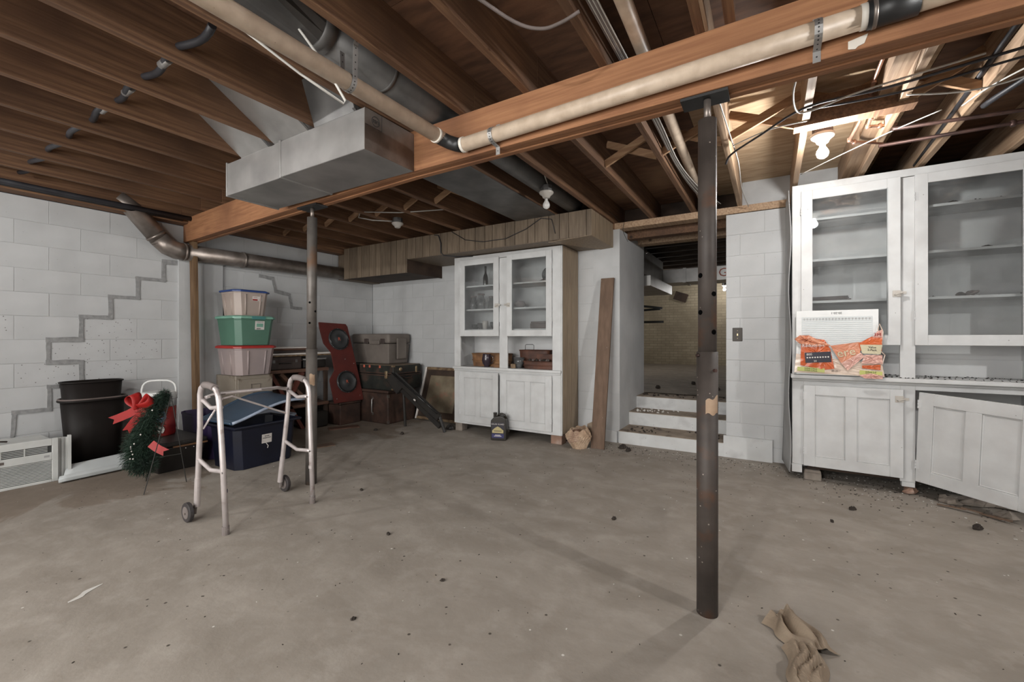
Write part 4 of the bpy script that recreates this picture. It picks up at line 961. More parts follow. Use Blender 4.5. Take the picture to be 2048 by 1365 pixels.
# ================================================================ KRAFT PAPER ON THE FLOOR
def kraft(name, outline_fn, label, nu, nv):
    o = MB().grid(outline_fn, nu, nv).build(name, 'kraft', solid=.0012); return tag(o, label, 'paper')
NR = random.Random(3)
ph = [(NR.uniform(3, 14), NR.uniform(3, 14), NR.uniform(0, 6)) for _ in range(8)]
def rel(u, v): return sum(abs(math.sin(a*u+b*v+c)) for a, b, c in ph)/8
def k1(u, v):
    # main sheet: upper-left corner to right
    A = Vector((-.03, 1.98, 0)); Bv = Vector((.08, 2.135, 0)); Cv = Vector((.225, 1.93, 0)); D = Vector((.095, 1.85, 0))
    p = (A*(1-u)*(1-v)+D*u*(1-v)+Bv*(1-u)*v+Cv*u*v)
    edge = min(v, 1-v, 1)*4
    p.z = .004+.075*min(1, max(0, edge))*rel(u*.55, v*.8)**1.3*(1-.5*u)-.035*math.exp(-((v-.40-.1*u)/.07)**2)*(1-.7*u)
    p.z = max(p.z, .003); p.x += .012*math.sin(9*u+3*v); p.y += .010*math.sin(7*v+5*u); return p
kraft('crumpled_paper', k1, 'larger crumpled brown paper sheet on the floor near the camera', 30, 26)
def k2(u, v):
    A = Vector((.035, 1.86, 0)); Bv = Vector((.155, 1.88, 0)); Cv = Vector((.19, 1.60, 0)); D = Vector((.075, 1.60, 0))
    p = (A*(1-u)*(1-v)+D*u*(1-v)+Bv*(1-u)*v+Cv*u*v)
    edge = min(v, 1-v)*5
    p.z = .004+.06*min(1, max(0, edge))*rel(u*.9+2, v*1.1+1); p.x += .012*math.sin(8*u); return p
kraft('crumpled_paper', k2, 'smaller darker crumpled paper strip at the lower frame edge', 26, 18)
# ================================================================ LEFT SIDE ITEMS
# --- window air conditioner
T = thing('air_conditioner', (-5.08, .80, 0), 'white window air conditioner on the floor against the left wall', 'air conditioner')
x1 = -4.885; y0, y1 = .32, 1.045; H = .345
MB().box(-5.28, x1-.02, y0, y1-.02, .0, H-.015).build('housing', 'ac', T, bevel=.006)
bz = MB().box(x1-.02, x1, y0, y0+.03, 0, H).box(x1-.02, x1, y1-.035, y1, 0, H).box(x1-.02, x1, y0+.03, y1-.035, H-.055, H).box(x1-.02, x1, y0+.03, y1-.035, .0, .022).box(x1-.02, x1, y0+.03, y1-.035, .175, .235)
bz.build('front_bezel', 'ac', T, bevel=.003)
MB().box(x1-.02, x1-.017, y0+.03, y1-.035, .02, H-.05).build('grille_back', 'dark_gap', T)
for k in range(13): 
    z = .028+k*.0115; MB().box(x1-.014, x1-.003, y0+.03, y1-.035, z, z+.0058).build('louvre', 'ac', T)
for k in range(4):
    z = .243+k*.012; MB().box(x1-.014, x1-.004, y0+.03, y1-.06, z, z+.004).build('vent_slat', 'ac', T)
for yy in (y0+.2, y0+.42, y0+.54): MB().box(x1-.012, x1-.003, yy, yy+.006, .235, H-.055).build('vent_divider', 'ac', T)
MB().box(x1-.001, x1+.001, .60, .76, .196, .216).build('control_panel', 'rim_grey', T)
for k in range(4): MB().box(x1, x1+.002, .62+.03*k, .635+.03*k, .202, .210).build('button', 'warped', T)
MB().box(x1-.001, x1+.001, .965, .995, .20, .217).build('badge', 'warped', T)
for k in range(5): MB().box(x1-.05-.012*(k % 2), x1-.035-.012*(k % 2), y1+.012*k, y1+.012*k+.013, .015, H-.01).build('accordion_fold', 'ac', T)
MB().box(x1-.05, x1-.02, y1+.06, y1+.078, .01, H+.004).build('side_flange', 'ac', T)
MB().tube([(-5.02, .50, H+.01), (-5.0, .62, H+.025), (-4.97, .72, H+.03), (-4.92, .70, H+.02), (-4.875, .70, H-.02), (-4.872, .70, .2), (-4.872, .66, .05)], .007, 8).build('power_cord', 'rim_grey', T, smooth=True)
MB().tube([(-5.06, .80, H-.005), (-4.98, .72, H+.02), (-5.02, .62, H+.03), (-5.08, .52, H+.01), (-5.05, .40, H+.012)], .007, 8).build('power_cord', 'rim_grey', T, smooth=True)

# --- nested black waste bins
def bin_(x, y, z, L_, D_, h, tap, label, rimm, lipw):
    T = thing('waste_bin', (x, y, z), label, 'bin')
    n = 32
    def ring(f, zz): return [(x+D_/2*f*math.copysign(abs(math.cos(t))**.75, math.cos(t)), y+L_/2*f*math.copysign(abs(math.sin(t))**.75, math.sin(t)), zz) for t in [2*PI*i/n for i in range(n)]]
    vs = ring(tap, z)+ring(1, z+h)+ring(.975, z+h)+ring(tap*.97, z+.01)
    fs = [(i*n+k, i*n+(k+1) % n, (i+1)*n+(k+1) % n, (i+1)*n+k) for i in range(3) for k in range(n)]+[tuple(range(n)), tuple(range(3*n, 4*n))]
    MB().add(vs, fs).build('bin_body', 'black_bin', T, smooth=True)
    MB().tube(ring(1.0+lipw, z+h-.006), .007 if lipw < .04 else .012, 8, closed=True).build('rim', 'black_bin', T, smooth=True)
    if rimm: MB().tube(ring(1.045, z+h+.008), .008, 6, closed=True).build('dusty_rim', 'rim_grey', T, smooth=True)
bin_(-5.165, 1.325, .001, .42, .26, .605, .80, 'outer black oval waste bin standing behind the air conditioner', True, .04)
bin_(-5.165, 1.315, .03, .40, .235, .735, .74, 'inner black waste bin nested in the outer bin', False, .02)

# --- curled white sheet
def sh(u, v):
    y = 1.07+.62*v; a = u; x = -5.08+.34*u+.03*v
    z = .012+.055*math.sin(PI*min(1, a*1.9))**2*(1 if a < .53 else 0)+.045*max(0, math.sin(PI*max(0, (a-.55)/.45)))
    return (x+.02*math.sin(a*9), y+.05*(1-u)*0, z+.02*v*(1-a))
# cross-section: S-curl like a loosely rolled vinyl sheet
def sh2(u, v):
    P = [(-5.02, .05), (-5.0, .085), (-4.95, .095), (-4.90, .060), (-4.865, .030), (-4.83, .025), (-4.795, .045), (-4.765, .055), (-4.74, .04), (-4.745, .012), (-4.80, .004), (-4.90, .003), (-5.0, .004), (-5.04, .02)]
    k = u*(len(P)-1); i = min(int(k), len(P)-2); f = k-i; f = f*f*(3-2*f) if False else f
    x = P[i][0]*(1-f)+P[i+1][0]*f; z = P[i][1]*(1-f)+P[i+1][1]*f
    return (x-.02*v-.1*v*0, 1.085+.42*v+(x+4.9)*(-.45)*(1-v*.2), z*(1+.15*v)+.002)
T = MB().grid(sh2, 52, 8).build('curled_sheet', 'sheet', solid=.003, smooth=True); tag(T, 'curled white vinyl sheet lying on the floor before the bins', 'sheet')

# --- black storage box
T = thing('storage_box', (-4.63, 1.66, 0), 'black lidded storage box under the red drink cooler', 'box')
MB().hexa([(-4.90, 1.52, .0), (-4.38, 1.52, 0), (-4.38, 1.83, 0), (-4.90, 1.83, 0), (-4.94, 1.49, .215), (-4.335, 1.49, .215), (-4.335, 1.85, .215), (-4.94, 1.85, .215)]).build('box_body', 'black', T, bevel=.01, seg=2)
MB().box(-4.96, -4.32, 1.475, 1.865, .222, .262).build('lid', 'black', T, bevel=.012, seg=2)
MB().box(-4.318, -4.314, 1.60, 1.86, .212, .226).build('lid_edge', 'basket', T)
for yy in (1.70, 1.76): MB().lathe([(.004, -4.336), (.004, -4.332)], (0, yy, .19), 8, axis='x').build('rivet', 'label_white', T)
# --- drink cooler
cx, cy, cz = -4.76, 1.66, .263
T = thing('drink_cooler', (cx, cy, cz), 'red and white round drink cooler with white handle on black box', 'cooler')
MB().lathe([(.115, 0), (.12, .01), (.125, .26)], (cx, cy, cz), 32).build('red_body', 'red_dull', T, smooth=True)
MB().lathe([(.125, .261), (.128, .33), (.13, .335), (.13, .385), (.118, .395)], (cx, cy, cz), 32).build('white_lid', 'white', T, smooth=True)
MB().lathe([(.1325, .325), (.1325, .332)], (cx, cy, cz), 32).build('lid_seam', 'warped', T)
hp = []
ax = Vector((.60, .8, 0))
for k in range(13):
    t = PI*k/12; hp.append(Vector((cx, cy, cz+.36))+ax*(-.128*math.copysign(abs(math.cos(t))**.55, math.cos(t)))+Vector((0, 0, .135*abs(math.sin(t))**.6)))
MB().tube(hp, .009, 8).build('handle', 'white', T, smooth=True)
def wrap(T, a0, a1, z0, z1, m, name, r=.1255, off=.0015, n=8, shape=None):
    def fn(u, v):
        a = math.radians(a0+(a1-a0)*u); rr = r-(.0)+off; w_ = 1
        if shape: 
            uu = (u-.5)*shape(v)+.5; a = math.radians(a0+(a1-a0)*uu)
        return (cx+rr*math.cos(a), cy+rr*math.sin(a), cz+z0+(z1-z0)*v)
    MB().grid(fn, n, n).build(name, m, T, smooth=True)
wrap(T, -38, 4, .125, .235, 'print_blue', 'round_sticker', shape=lambda v: math.sqrt(max(.02, 1-(2*v-1)**2)))
wrap(T, -34, -22, .175, .215, 'label_white', 'sticker_print', off=.003)
wrap(T, -20, -8, .17, .205, 'red', 'sticker_print', off=.003)
wrap(T, -26, -2, .03, .09, 'label_white', 'white_splash', shape=lambda v: .5+.5*math.sin(v*3))
# --- pine spray on a wire easel
T = thing('pine_spray', (-4.14, 1.40, 0), 'artificial pine spray with red bows on a wire easel', 'decoration')
spine = [Vector(p) for p in ((-4.10, 1.47, .70), (-4.15, 1.43, .60), (-4.20, 1.40, .50), (-4.23, 1.39, .40), (-4.26, 1.37, .30), (-4.25, 1.36, .20), (-4.20, 1.37, .13))]
rad = [.035, .08, .10, .10, .12, .125, .08]
R = random.Random(11)
def needles(n, m, name):
    vs = []; fs = []
    for i in range(n):
        k = R.uniform(0, len(spine)-1.001); j = int(k); f = k-j; c = spine[j].lerp(spine[j+1], f); rr = rad[j]*(1-f)+rad[j+1]*f
        d = Vector((R.gauss(0, 1), R.gauss(0, 1), R.gauss(0, 1))).normalized(); p = c+d*rr*R.uniform(.35, 1)
        e = (d*.8+Vector((R.uniform(-.6, .6), R.uniform(-.6, .6), R.uniform(-.9, .2)))).normalized()*R.uniform(.02, .042)
        s_ = e.cross(Vector((R.random(), R.random(), R.random()))).normalized()*.0018
        b = len(vs); vs += [p-s_, p+s_, p+e]; fs.append((b, b+1, b+2))
    o = MB().add(vs, fs).build(name, m, T); stuff(o); return o
needles(16000, 'needle', 'needles'); needles(3000, 'needle_light', 'light_needles')
MB().tube(spine, [r*.35 for r in rad], 8).build('stem', 'needle', T)
def loop(T, c, d, L_, W_, m='red'):
    c = Vector(c); d = Vector(d).normalized(); view = Vector((-.95, .32, -.1)).normalized(); u0 = view.cross(d).normalized(); up = (u0*.85+view*.52).normalized(); sd = d.cross(up).normalized()
    def fn(u, v):
        t = 2*PI*u; return c+d*L_*(1-math.cos(t))/2+sd*(W_*.62*math.sin(t)*math.sin(t/2))+up*(.075*(v-.5))+up*.008*math.sin(t*2)
    MB().grid(fn, 22, 3).build('bow_loop', m, T, smooth=True, solid=.0015)
bc = (-4.20, 1.34, .60)
loop(T, bc, (-.45, -.25, .75), .12, .075); loop(T, bc, (.65, .35, .55), .125, .075); 
def tail(T, pts, w):
    up = Vector((-.95, .32, -.1)).cross(Vector(pts[-1])-Vector(pts[0])).normalized(); vs = []; 
    for p in pts: 
        p = Vector(p); vs += [p-up*w/2, p+up*w/2]
    n = len(pts); fs = [(2*i, 2*i+1, 2*i+3, 2*i+2) for i in range(n-1)]
    q = Vector(pts[-1]); d = (Vector(pts[-1])-Vector(pts[-2])).normalized()*w*.5
    vs += [q-up*w/2+d, q+up*w/2+d]; b = 2*n
    fs += [(2*n-2, 2*n-1, b+1), ] if False else [(2*n-2, b, 2*n-1)] if False else []
    vs = vs[:-2]; vs += [q-d*.8]; fs[-1] = (2*n-4, 2*n-3, 2*n-1, 2*n, 2*n-2)
    MB().add(vs, fs).build('ribbon_tail', 'red', T, solid=.0015)
tail(T, [bc, (-4.24, 1.29, .56), (-4.28, 1.24, .53), (-4.31, 1.20, .51)], .06)
tail(T, [(-4.17, 1.37, .59), (-4.21, 1.31, .50), (-4.24, 1.27, .42)], .05)
tail(T, [(-4.08, 1.37, .33), (-4.04, 1.40, .29), (-4.0, 1.44, .255)], .055)
for i in range(10):
    k = R.uniform(1, 6); j = min(int(k), 5); c = spine[j]; d = Vector((.6, -.6, R.uniform(-.4, .6))).normalized()
    MB().lathe([(.002, -.006), (.006, 0), (.002, .006)], tuple(c+d*rad[j]*.95+Vector((R.uniform(-.05, .05), 0, R.uniform(-.04, .04)))), 6).build('berry', 'label_white', T)
top = Vector((-4.05, 1.49, .70))
for ft_, nm in (((-3.905, 1.27, 0), 1), ((-3.965, 1.56, 0), 1), ((-4.26, 1.40, 0), 1)):
    MB().tube([top+Vector((0, 0, -.01)), Vector(ft_)], .0032, 6).build('easel_leg', 'wire', T)
MB().tube([Vector((-4.05, 1.42, .22)), Vector((-3.98, 1.535, .23))], .003, 6).build('easel_bar', 'wire', T)
MB().tube([top, top+Vector((-.03, -.02, .02)), top+Vector((-.05, -.03, -.05))], .0045, 6).build('easel_hook', 'wire', T)

# --- storage totes
def tote(name, x0, x1, y0, y1, z0, z1, lidh, mb, ml, label, tap=.06, over=.018, ribs=True, rz=0, lid=True, cat='storage tote'):
    """local box with taper and ribs; origin at base centre"""
    cx_, cy_ = (x0+x1)/2, (y0+y1)/2; a, b = (x1-x0)/2, (y1-y0)/2
    T = thing(name, (cx_, cy_, z0), label, cat, rz=rz)
    h = z1-z0-lidh; t = tap; c = .05
    def ring(f, z, ins=0):
        A, B = a*f-ins, b*f-ins
        return [(A-c, -B, z), (A, -B+c, z), (A, B-c, z), (A-c, B, z), (-A+c, B, z), (-A, B-c, z), (-A, -B+c, z), (-A+c, -B, z)]
    vs = ring(1-t*2.2, .001)+ring(1-t*.3, h*.93)+ring(1, h*.95)+ring(1, h)+ring(1-.02, h)+ring(1-t*2.2-.02, .012)
    fs = [(i*8+k, i*8+(k+1) % 8, (i+1)*8+(k+1) % 8, (i+1)*8+k) for i in range(5) for k in range(8)]+[tuple(range(8)), tuple(range(40, 48))]
    MB().add(vs, fs).build('tub', mb, T, local=True, bevel=.006)
    if ribs:
        for (fx, fy) in ((1, -.45), (1, .45), (-.4, -1), (.4, -1)):
            p0 = Vector((a*(1-t*2.2)*fx, b*(1-t*2.2)*fy, .01)); p1 = Vector((a*(1-t*.3)*fx, b*(1-t*.3)*fy, h*.9)); MB().tube([p0, p1], .010, 6).build('rib', mb, T, local=True, smooth=True)
    if lid:
        o_ = over
        def lr(e, z): 
            A, B = a+e, b+e; c2 = .06; return [(A-c2, -B, z), (A, -B+c2, z), (A, B-c2, z), (A-c2, B, z), (-A+c2, B, z), (-A, B-c2, z), (-A, -B+c2, z), (-A+c2, -B, z)]
        vs = lr(o_, h-.004)+lr(o_, h+lidh*.55)+lr(o_-.02, h+lidh)+lr(o_-.05, h+lidh*.8)
        fs = [(i*8+k, i*8+(k+1) % 8, (i+1)*8+(k+1) % 8, (i+1)*8+k) for i in range(3) for k in range(8)]+[tuple(range(8)), tuple(range(24, 32))]
        MB().add(vs, fs).build('lid', ml, T, local=True, bevel=.004)
    return T, a, b, h
T, a, b, h = tote('storage_tote', -5.255, -4.79, 2.335, 2.76, .738, 1.062, .028, 'clear_tote2', 'red_lid', 'frosted tote with red lid, lowest of the stacked totes')
T, a, b, h = tote('storage_tote', -5.26, -4.80, 2.335, 2.755, 1.063, 1.385, .03, 'green', 'green_lid', 'green tote, middle of the three stacked totes', ribs=False)
MB().box(a+.015, a+.024, -.06, .08, h-.01, h+.022).build('clip', 'teal', T, local=True)
def sticker(T, a, y0, y1, z0, z1, h, tap=.06, m='label_white', off=.004, name='sticker'):
    f = lambda z: a*(1-tap*2.2+(tap*1.9)*z/(h*.93))+off
    o = MB().add([(f(z0), y0, z0), (f(z0), y1, z0), (f(z1), y1, z1), (f(z1), y0, z1)], [(0, 1, 2, 3)]).build(name, m, T, local=True, solid=.0008)
    return lambda y, z, e=.0012: Matrix.Translation((f(z)+e, y, z)) @ Matrix.Rotation(math.atan(a*tap*1.9/(h*.93)), 4, 'Y') @ Euler((PI/2, 0, PI/2)).to_matrix().to_4x4()
P = sticker(T, a, -.015, .085, .17, .265, h)
text('STORAGE TOTE', .0105, 'print_black', T, P(.035, .253), local=True); text('|||| ||||| ||', .013, 'print_black', T, P(.025, .182), local=True)
sticker(T, a, .0, .07, .2, .238, h, m='green_lid', off=.0055, name='sticker_picture')
T, a, b, h = tote('storage_tote', -5.215, -4.85, 2.355, 2.72, 1.386, 1.668, .022, 'clear_tote', 'lid_blue2', 'clear tote with blue lid, topmost of the stack')
P = sticker(T, a, -.01, .095, .165, .215, h)
text('LATCH', .013, 'red', T, P(.02, .203), local=True); sticker(T, a, -.008, .045, .168, .184, h, m='red', off=.0055, name='sticker_band'); text('56 L', .010, 'red', T, P(.07, .18), local=True)
# file cabinet
T = thing('file_cabinet', (-5.06, 2.55, 0), 'rusty beige two-drawer file cabinet under the stacked totes', 'file cabinet')
MB().box(-5.28, -4.862, 2.36, 2.755, 0, .735).build('body', 'file', T, bevel=.004)
for (z0, z1) in ((.03, .36), (.375, .695)):
    d = MB().box(-4.862, -4.846, 2.375, 2.74, z0, z1).build('drawer', 'file', T, bevel=.003)
    zc_ = z1-.085
    hh = MB().box(-4.846, -4.842, 2.51, 2.61, zc_-.028, zc_-.023).box(-4.846, -4.842, 2.51, 2.61, zc_+.023, zc_+.028).box(-4.846, -4.842, 2.51, 2.515, zc_-.028, zc_+.028).box(-4.846, -4.842, 2.605, 2.61, zc_-.028, zc_+.028)
    hh.build('label_holder', 'galv_brown', d)
    MB().box(-4.846, -4.836, 2.52, 2.60, zc_-.075, zc_-.06).build('pull', 'galv_brown', d, bevel=.002)
# purple, navy, grey totes on the floor
tote('storage_tote', -5.06, -4.42, 1.925, 2.215, .0, .43, .02, 'purple', 'purple', 'purple open tote behind the navy tote', lid=False, ribs=False)
T, a, b, h = tote('storage_tote', -4.325, -3.875, 1.865, 2.44, 0, .385, .012, 'navy', 'navy', 'large navy tote with a white label beside the walker', tap=.045, lid=False, ribs=False, rz=math.radians(2))
P = sticker(T, a, -.06, .03, .20, .28, h, tap=.045)
text('18 GAL', .014, 'print_black', T, P(-.015, .262), local=True); text('STORAGE BOX', .011, 'print_black', T, P(-.015, .245), local=True)
MB().tube([(a*.95, -.02, .2), (a*.96, .0, .17), (a*.95, -.005, .15)], .003, 5).build('torn_tape', 'label_white', T, local=True)
MB().tube([(a+.012, -b-.012, h), (a+.012, b+.012, h), (-a-.012, b+.012, h), (-a-.012, -b-.012, h)], .013, 8, closed=True).build('rim', 'navy', T, local=True)
# arched blue lid lying on it
def arch(u, v):
    x = -4.40+.56*u; y = 1.86+.62*v; return (x-.05*(1-v), y, .402+.185*math.sin(PI*min(1, v*.56+.02))**1.4*(1-.2*u)+.012*u)
T = thing('tote_lid', (-4.1, 2.15, .40), 'blue tote lid bowed upward, resting on the navy tote', 'lid')
MB().grid(arch, 14, 14).build('lid_sheet', 'blue_lid', T, solid=.01, smooth=True)
MB().tube([arch(1, v/14) for v in range(15)], .013, 8).build('pale_rim', 'blue_rim', T, smooth=True)
MB().tube([Vector(arch(.02+.0*v, v/14))+Vector((0, 0, .004)) for v in range(15)], .012, 8).build('pale_rim', 'blue_lid', T, smooth=True)
MB().tube([Vector(arch(u/14, 0))+Vector((0, -.004, .0)) for u in range(15)], .012, 8).build('pale_rim', 'blue_lid', T, smooth=True)
tote('storage_tote', -4.82, -4.365, 2.26, 2.74, .0, .335, .022, 'grey_tote', 'blue_rim', 'clear greyish tote with pale blue lid behind the navy tote', tap=.045)
# --- walker
T = thing('walker', (-2.93, 1.54, 0), 'aluminium walking frame with two front wheels and grey grips', 'walker')
r = .0155
def side(y0, yl, s):
    # rear foot, front foot ; loops over the top along -x
    rear = [(-2.708, y0, .03), (-2.735, y0+.004*s, .40), (-2.765, y0+.01*s, .76)]
    arc = [(-2.775, y0+.01*s, .80), (-2.795, y0+.01*s, .833), (-2.83, y0+.01*s, .852), (-2.90, y0+.01*s, .862), (-2.955, y0+.01*s, .858), (-2.985, y0+.01*s, .838), (-3.0, y0+.01*s, .80)]
    front = [(-3.015, y0+.004*s, .60), (-3.06, y0-.004*s, .28), (-3.085, y0-.008*s, .10)]
    fr_ = MB().tube(rear+arc+front, r, 12).build('side_tube', 'alu', T, smooth=True)
    MB().tube([(-2.8, y0+.01*s, .8545), (-2.87, y0+.01*s, .8625), (-2.945, y0+.01*s, .860)] if False else [(-2.815, y0+.01*s, .848), (-2.86, y0+.01*s, .858), (-2.90, y0+.01*s, .862), (-2.945, y0+.01*s, .859)], .0215, 12).build('grip', 'grip', T, smooth=True)
    for z, dz in ((.735, .0), (.36, .0)):
        xa = -2.765+(.76-z)*.075; xb = -3.0-(.8-z)*.095
        MB().tube([(xa, y0, z), (xa-.03, y0, z), ((xa+xb)/2, y0, z-.012+.0), (xb+.04, y0, z+.02), (xb, y0, z+.03)], .0125, 10).build('side_rail', 'alu', T, smooth=True)
    MB().tube([(-2.711, y0, 0), (-2.713, y0, .05)], .0195, 12).build('rubber_foot', 'grip', T)
    MB().tube([(-2.726, y0, .24), (-2.727, y0, .26)], .0163, 12).build('height_band', 'purple' if s < 0 else 'alu', T)
    MB().tube([(-3.062, y0-.004*s, .27), (-3.088, y0-.009*s, .085)], .0175, 12).build('leg_sleeve', 'alu', T)
    for z, x_ in ((.735, -2.763), (.36, -2.732)): MB().tube([(x_+.008, y0-.014, z), (x_+.008, y0-.016, z)], .006, 8).build('screw', 'galv_dark', T)
    yw = y0-.035*(1 if s < 0 else -1)
    MB().tube([(-3.10, yw-.013, .06), (-3.10, yw+.013, .06)], .06, 24).build('wheel', 'wheel', T, bevel=.004)
    wf_ = MB().tube([(-3.10, yw-.0145, .06), (-3.10, yw+.0145, .06)], .038, 20).build('wheel_hub', 'grip', T)
    MB().tube([(-3.10, yw-.018, .055), (-3.10, y0+.0*s, .055)], .006, 8).build('axle', 'galv_brown', T)
    MB().tube([(-3.085, y0, .10), (-3.098, y0, .04)], .011, 8).build('wheel_fork', 'grip', T)
side(1.262, 0, -1); side(1.812, 0, 1)
MB().tube([(-2.99, 1.275, .775), (-3.01, 1.34, .79), (-3.01, 1.74, .79), (-2.99, 1.80, .775)], .012, 10).build('cross_bar', 'alu', T, smooth=True)
MB().rbox((-2.97, 1.33, .785), (.02, .13, .008), (0, 0, .5)).build('fold_lever', 'grip', T); MB().rbox((-2.985, 1.70, .79), (.02, .16, .008), (0, 0, -.12)).build('fold_lever', 'grip', T)
MB().tube([(-3.01, 1.38, .755), (-3.01, 1.272, .58)], .0065, 8).tube([(-3.01, 1.38, .755), (-3.01, 1.44, .765)], .0065, 8).build('brace', 'alu', T)
MB().tube([(-3.01, 1.44, .765), (-3.015, 1.80, .60)], .0065, 8).build('brace', 'alu', T)

# ================================================================ CORNER PILE
T = thing('shelf_bench', (-5.15, 3.2, 0), 'low reddish wooden shelf bench with crossed legs behind the post', 'shelf')
MB().box(-5.33, -5.0, 2.78, 3.58, .715, .755).build('shelf_board', 'shelf_wood', T, bevel=.003)
MB().box(-5.33, -5.0, 3.0, 3.58, .27, .31).build('shelf_board', 'shelf_wood', T, bevel=.003)
MB().box(-5.33, -5.31, 2.8, 3.57, .05, .7).build('back_board', 'dark_wood', T)
for (ya, yb_) in ((2.82, 3.22), (3.22, 2.82)): MB().beam((-5.03, ya, .71), (-5.03+.01*(ya > 3), yb_, .0), .04, .06, up=(1, 0, 0)).build('crossed_leg', 'red_wood', T)
MB().beam((-5.06, 2.95, .71), (-5.06, 3.35, .28), .04, .06, up=(1, 0, 0)).build('crossed_leg', 'shelf_wood', T)
MB().box(-5.05, -5.01, 3.53, 3.57, 0, .715).build('leg', 'dark_wood', T)
T = thing('suitcase', (-5.15, 3.0, .755), 'flat black suitcase on the wooden shelf beside the stacked totes', 'suitcase')
MB().box(-5.32, -5.03, 2.79, 3.22, .756, .915).build('shell', 'case_dark', T, bevel=.02, seg=3)
MB().box(-5.325, -5.025, 2.785, 3.225, .855, .862).build('seam', 'trunk_brown', T)
MB().tube([(-5.028, 2.93, .83), (-5.012, 2.94, .835), (-5.012, 3.06, .835), (-5.028, 3.07, .83)], .006, 6).build('handle', 'black', T, smooth=True)
for yy in (2.86, 3.14): MB().box(-5.031, -5.022, yy-.015, yy+.015, .84, .875).build('latch', 'galv_dark', T)
T = thing('suitcase', (-5.15, 3.43, .756), 'black case on the shelf between the post and the speaker board', 'suitcase')
MB().box(-5.32, -5.05, 3.25, 3.57, .756, .86).build('shell', 'black', T, bevel=.015, seg=2)
MB().box(-5.325, -5.045, 3.245, 3.575, .86, .878).build('metal_edge', 'galv', T)
def pframe(x0, x1, y0, y1, z, t, m, label, tilt=0):
    T = thing('picture_frame', ((x0+x1)/2, (y0+y1)/2, z), label, 'frame')
    f = .03
    b = MB().box(x0, x0+f, y0, y1, z, z+t).box(x1-f, x1, y0, y1, z, z+t).box(x0+f, x1-f, y0, y0+f, z, z+t).box(x0+f, x1-f, y1-f, y1, z, z+t)
    b.build('frame', m, T, bevel=.003); MB().box(x0+f, x1-f, y0+f, y1-f, z+t*.3, z+t*.5).build('picture', 'picture', T)
zs = .916
pframe(-5.32, -5.00, 2.80, 3.62, .916, .018, 'gilt', 'brown frame lying lowest on the black suitcase')
pframe(-5.31, -4.99, 2.78, 3.66, .935, .022, 'label_white', 'white edged frame lying flat, second from the bottom')
pframe(-5.32, -5.02, 2.82, 3.40, .960, .030, 'case_dark', 'dark frame lying between two pale frames')
pframe(-5.31, -5.01, 2.76, 3.42, .992, .020, 'shelf_wood', 'brown frame lying second from the top of the frame stack')
pframe(-5.32, -5.00, 2.75, 3.30, 1.014, .016, 'label_white', 'white edged frame lying on top of the frame stack')
clod(-5.15, 3.35, .311, .10, 'dusty glass block on the lower shelf of the wooden bench', name='glass_block', m='smoke_glass', sz=.5, cat='glassware')
# brown case under speaker board
T = thing('suitcase', (-4.95, 3.74, 0), 'brown worn case on the floor carrying the speaker board', 'suitcase')
MB().box(-5.12, -4.785, 3.59, 3.915, .0, .262).build('case_body', 'trunk_brown', T, bevel=.012, seg=2)
MB().box(-5.125, -4.78, 3.585, 3.92, .265, .292).build('case_lid', 'trunk_brown', T, bevel=.008)
T = MB().box(-5.25, -4.9, 3.24, 3.51, .0, .2).build('dark_case', 'black', bevel=.02); tag(T, 'black case on the floor in the shadow under the bench', 'case')
# speaker board
T = thing('speaker_board', (-4.83, 3.72, .293), 'dark red board with two black round car speakers, leaning', 'speaker')
O_ = Vector((-4.80, 3.51, .295)); Rt = Vector((.02, .44, .0)); Up = Vector((-.25, -.045, 1.05))
def SB(a, b, c=0):
    n_ = Rt.cross(Up).normalized(); return O_+Rt*a+Up*b+n_*c
out = [(.02, 0), (1.0, 0), (1.0, .30), (.93, .95), (.88, .985), (.0, 1.0), (-.01, .93), (.03, .74), (.16, .66), (.22, .62), (.22, .40), (.02, .30), (.0, .27)]
MB().prism(out, lambda a, b, c: SB(a, b, c), -.012, .012).build('baffle_board', 'board_red', T)
for (a_, b_, rr) in ((.53, .785, .148), (.53, .245, .148)):
    c = SB(a_, b_, .012); n_ = Rt.cross(Up).normalized()
    sp = MB(); 
    def ringp(rad_, off, k=36):
        ux = Rt.normalized(); uy = n_.cross(ux).normalized()
        return [c+ux*rad_*math.cos(2*PI*i/k)+uy*rad_*math.sin(2*PI*i/k)+n_*off for i in range(k)]
    prof = [(rr, 0), (rr, .014), (rr*.93, .018), (rr*.86, .014), (rr*.80, .008), (rr*.42, .0015), (rr*.36, .006), (rr*.2, .012), (.004, .014)]
    vs = []; k = 36
    for (ra, of) in prof: vs += ringp(ra, of)
    fs = [(i*k+j, i*k+(j+1) % k, (i+1)*k+(j+1) % k, (i+1)*k+j) for i in range(len(prof)-1) for j in range(k)]
    s_ = MB().add(vs, fs).build('speaker_cone', 'cone', T, smooth=True)
    MB().tube(ringp(rr*.9, .014, 36), .007, 8, closed=True).build('surround', 'shiny_ring', s_, smooth=True)
    for i in range(8):
        p = ringp(rr*.985, .012, 8)[i]; MB().tube([p, p+n_*.004], .004, 6).build('screw', 'galv', s_)
    ux = Rt.normalized(); uy = n_.cross(ux).normalized()
    mx = Matrix((( ux.x, uy.x, n_.x, 0), (ux.y, uy.y, n_.y, 0), (ux.z, uy.z, n_.z, 0), (0, 0, 0, 1)))
    mx.translation = c+n_*.0165
    text('R', .062, 'logo_red', s_, mx, 'logo', depth=.001)
for (a_, b_) in ((.62, .53), (1.0*.9, .47), (.1, .05), (.9, .06)): 
    p = SB(a_, b_, .012); MB().tube([p, p+Rt.cross(Up).normalized()*.004], .006, 6).build('screw', 'galv', T)
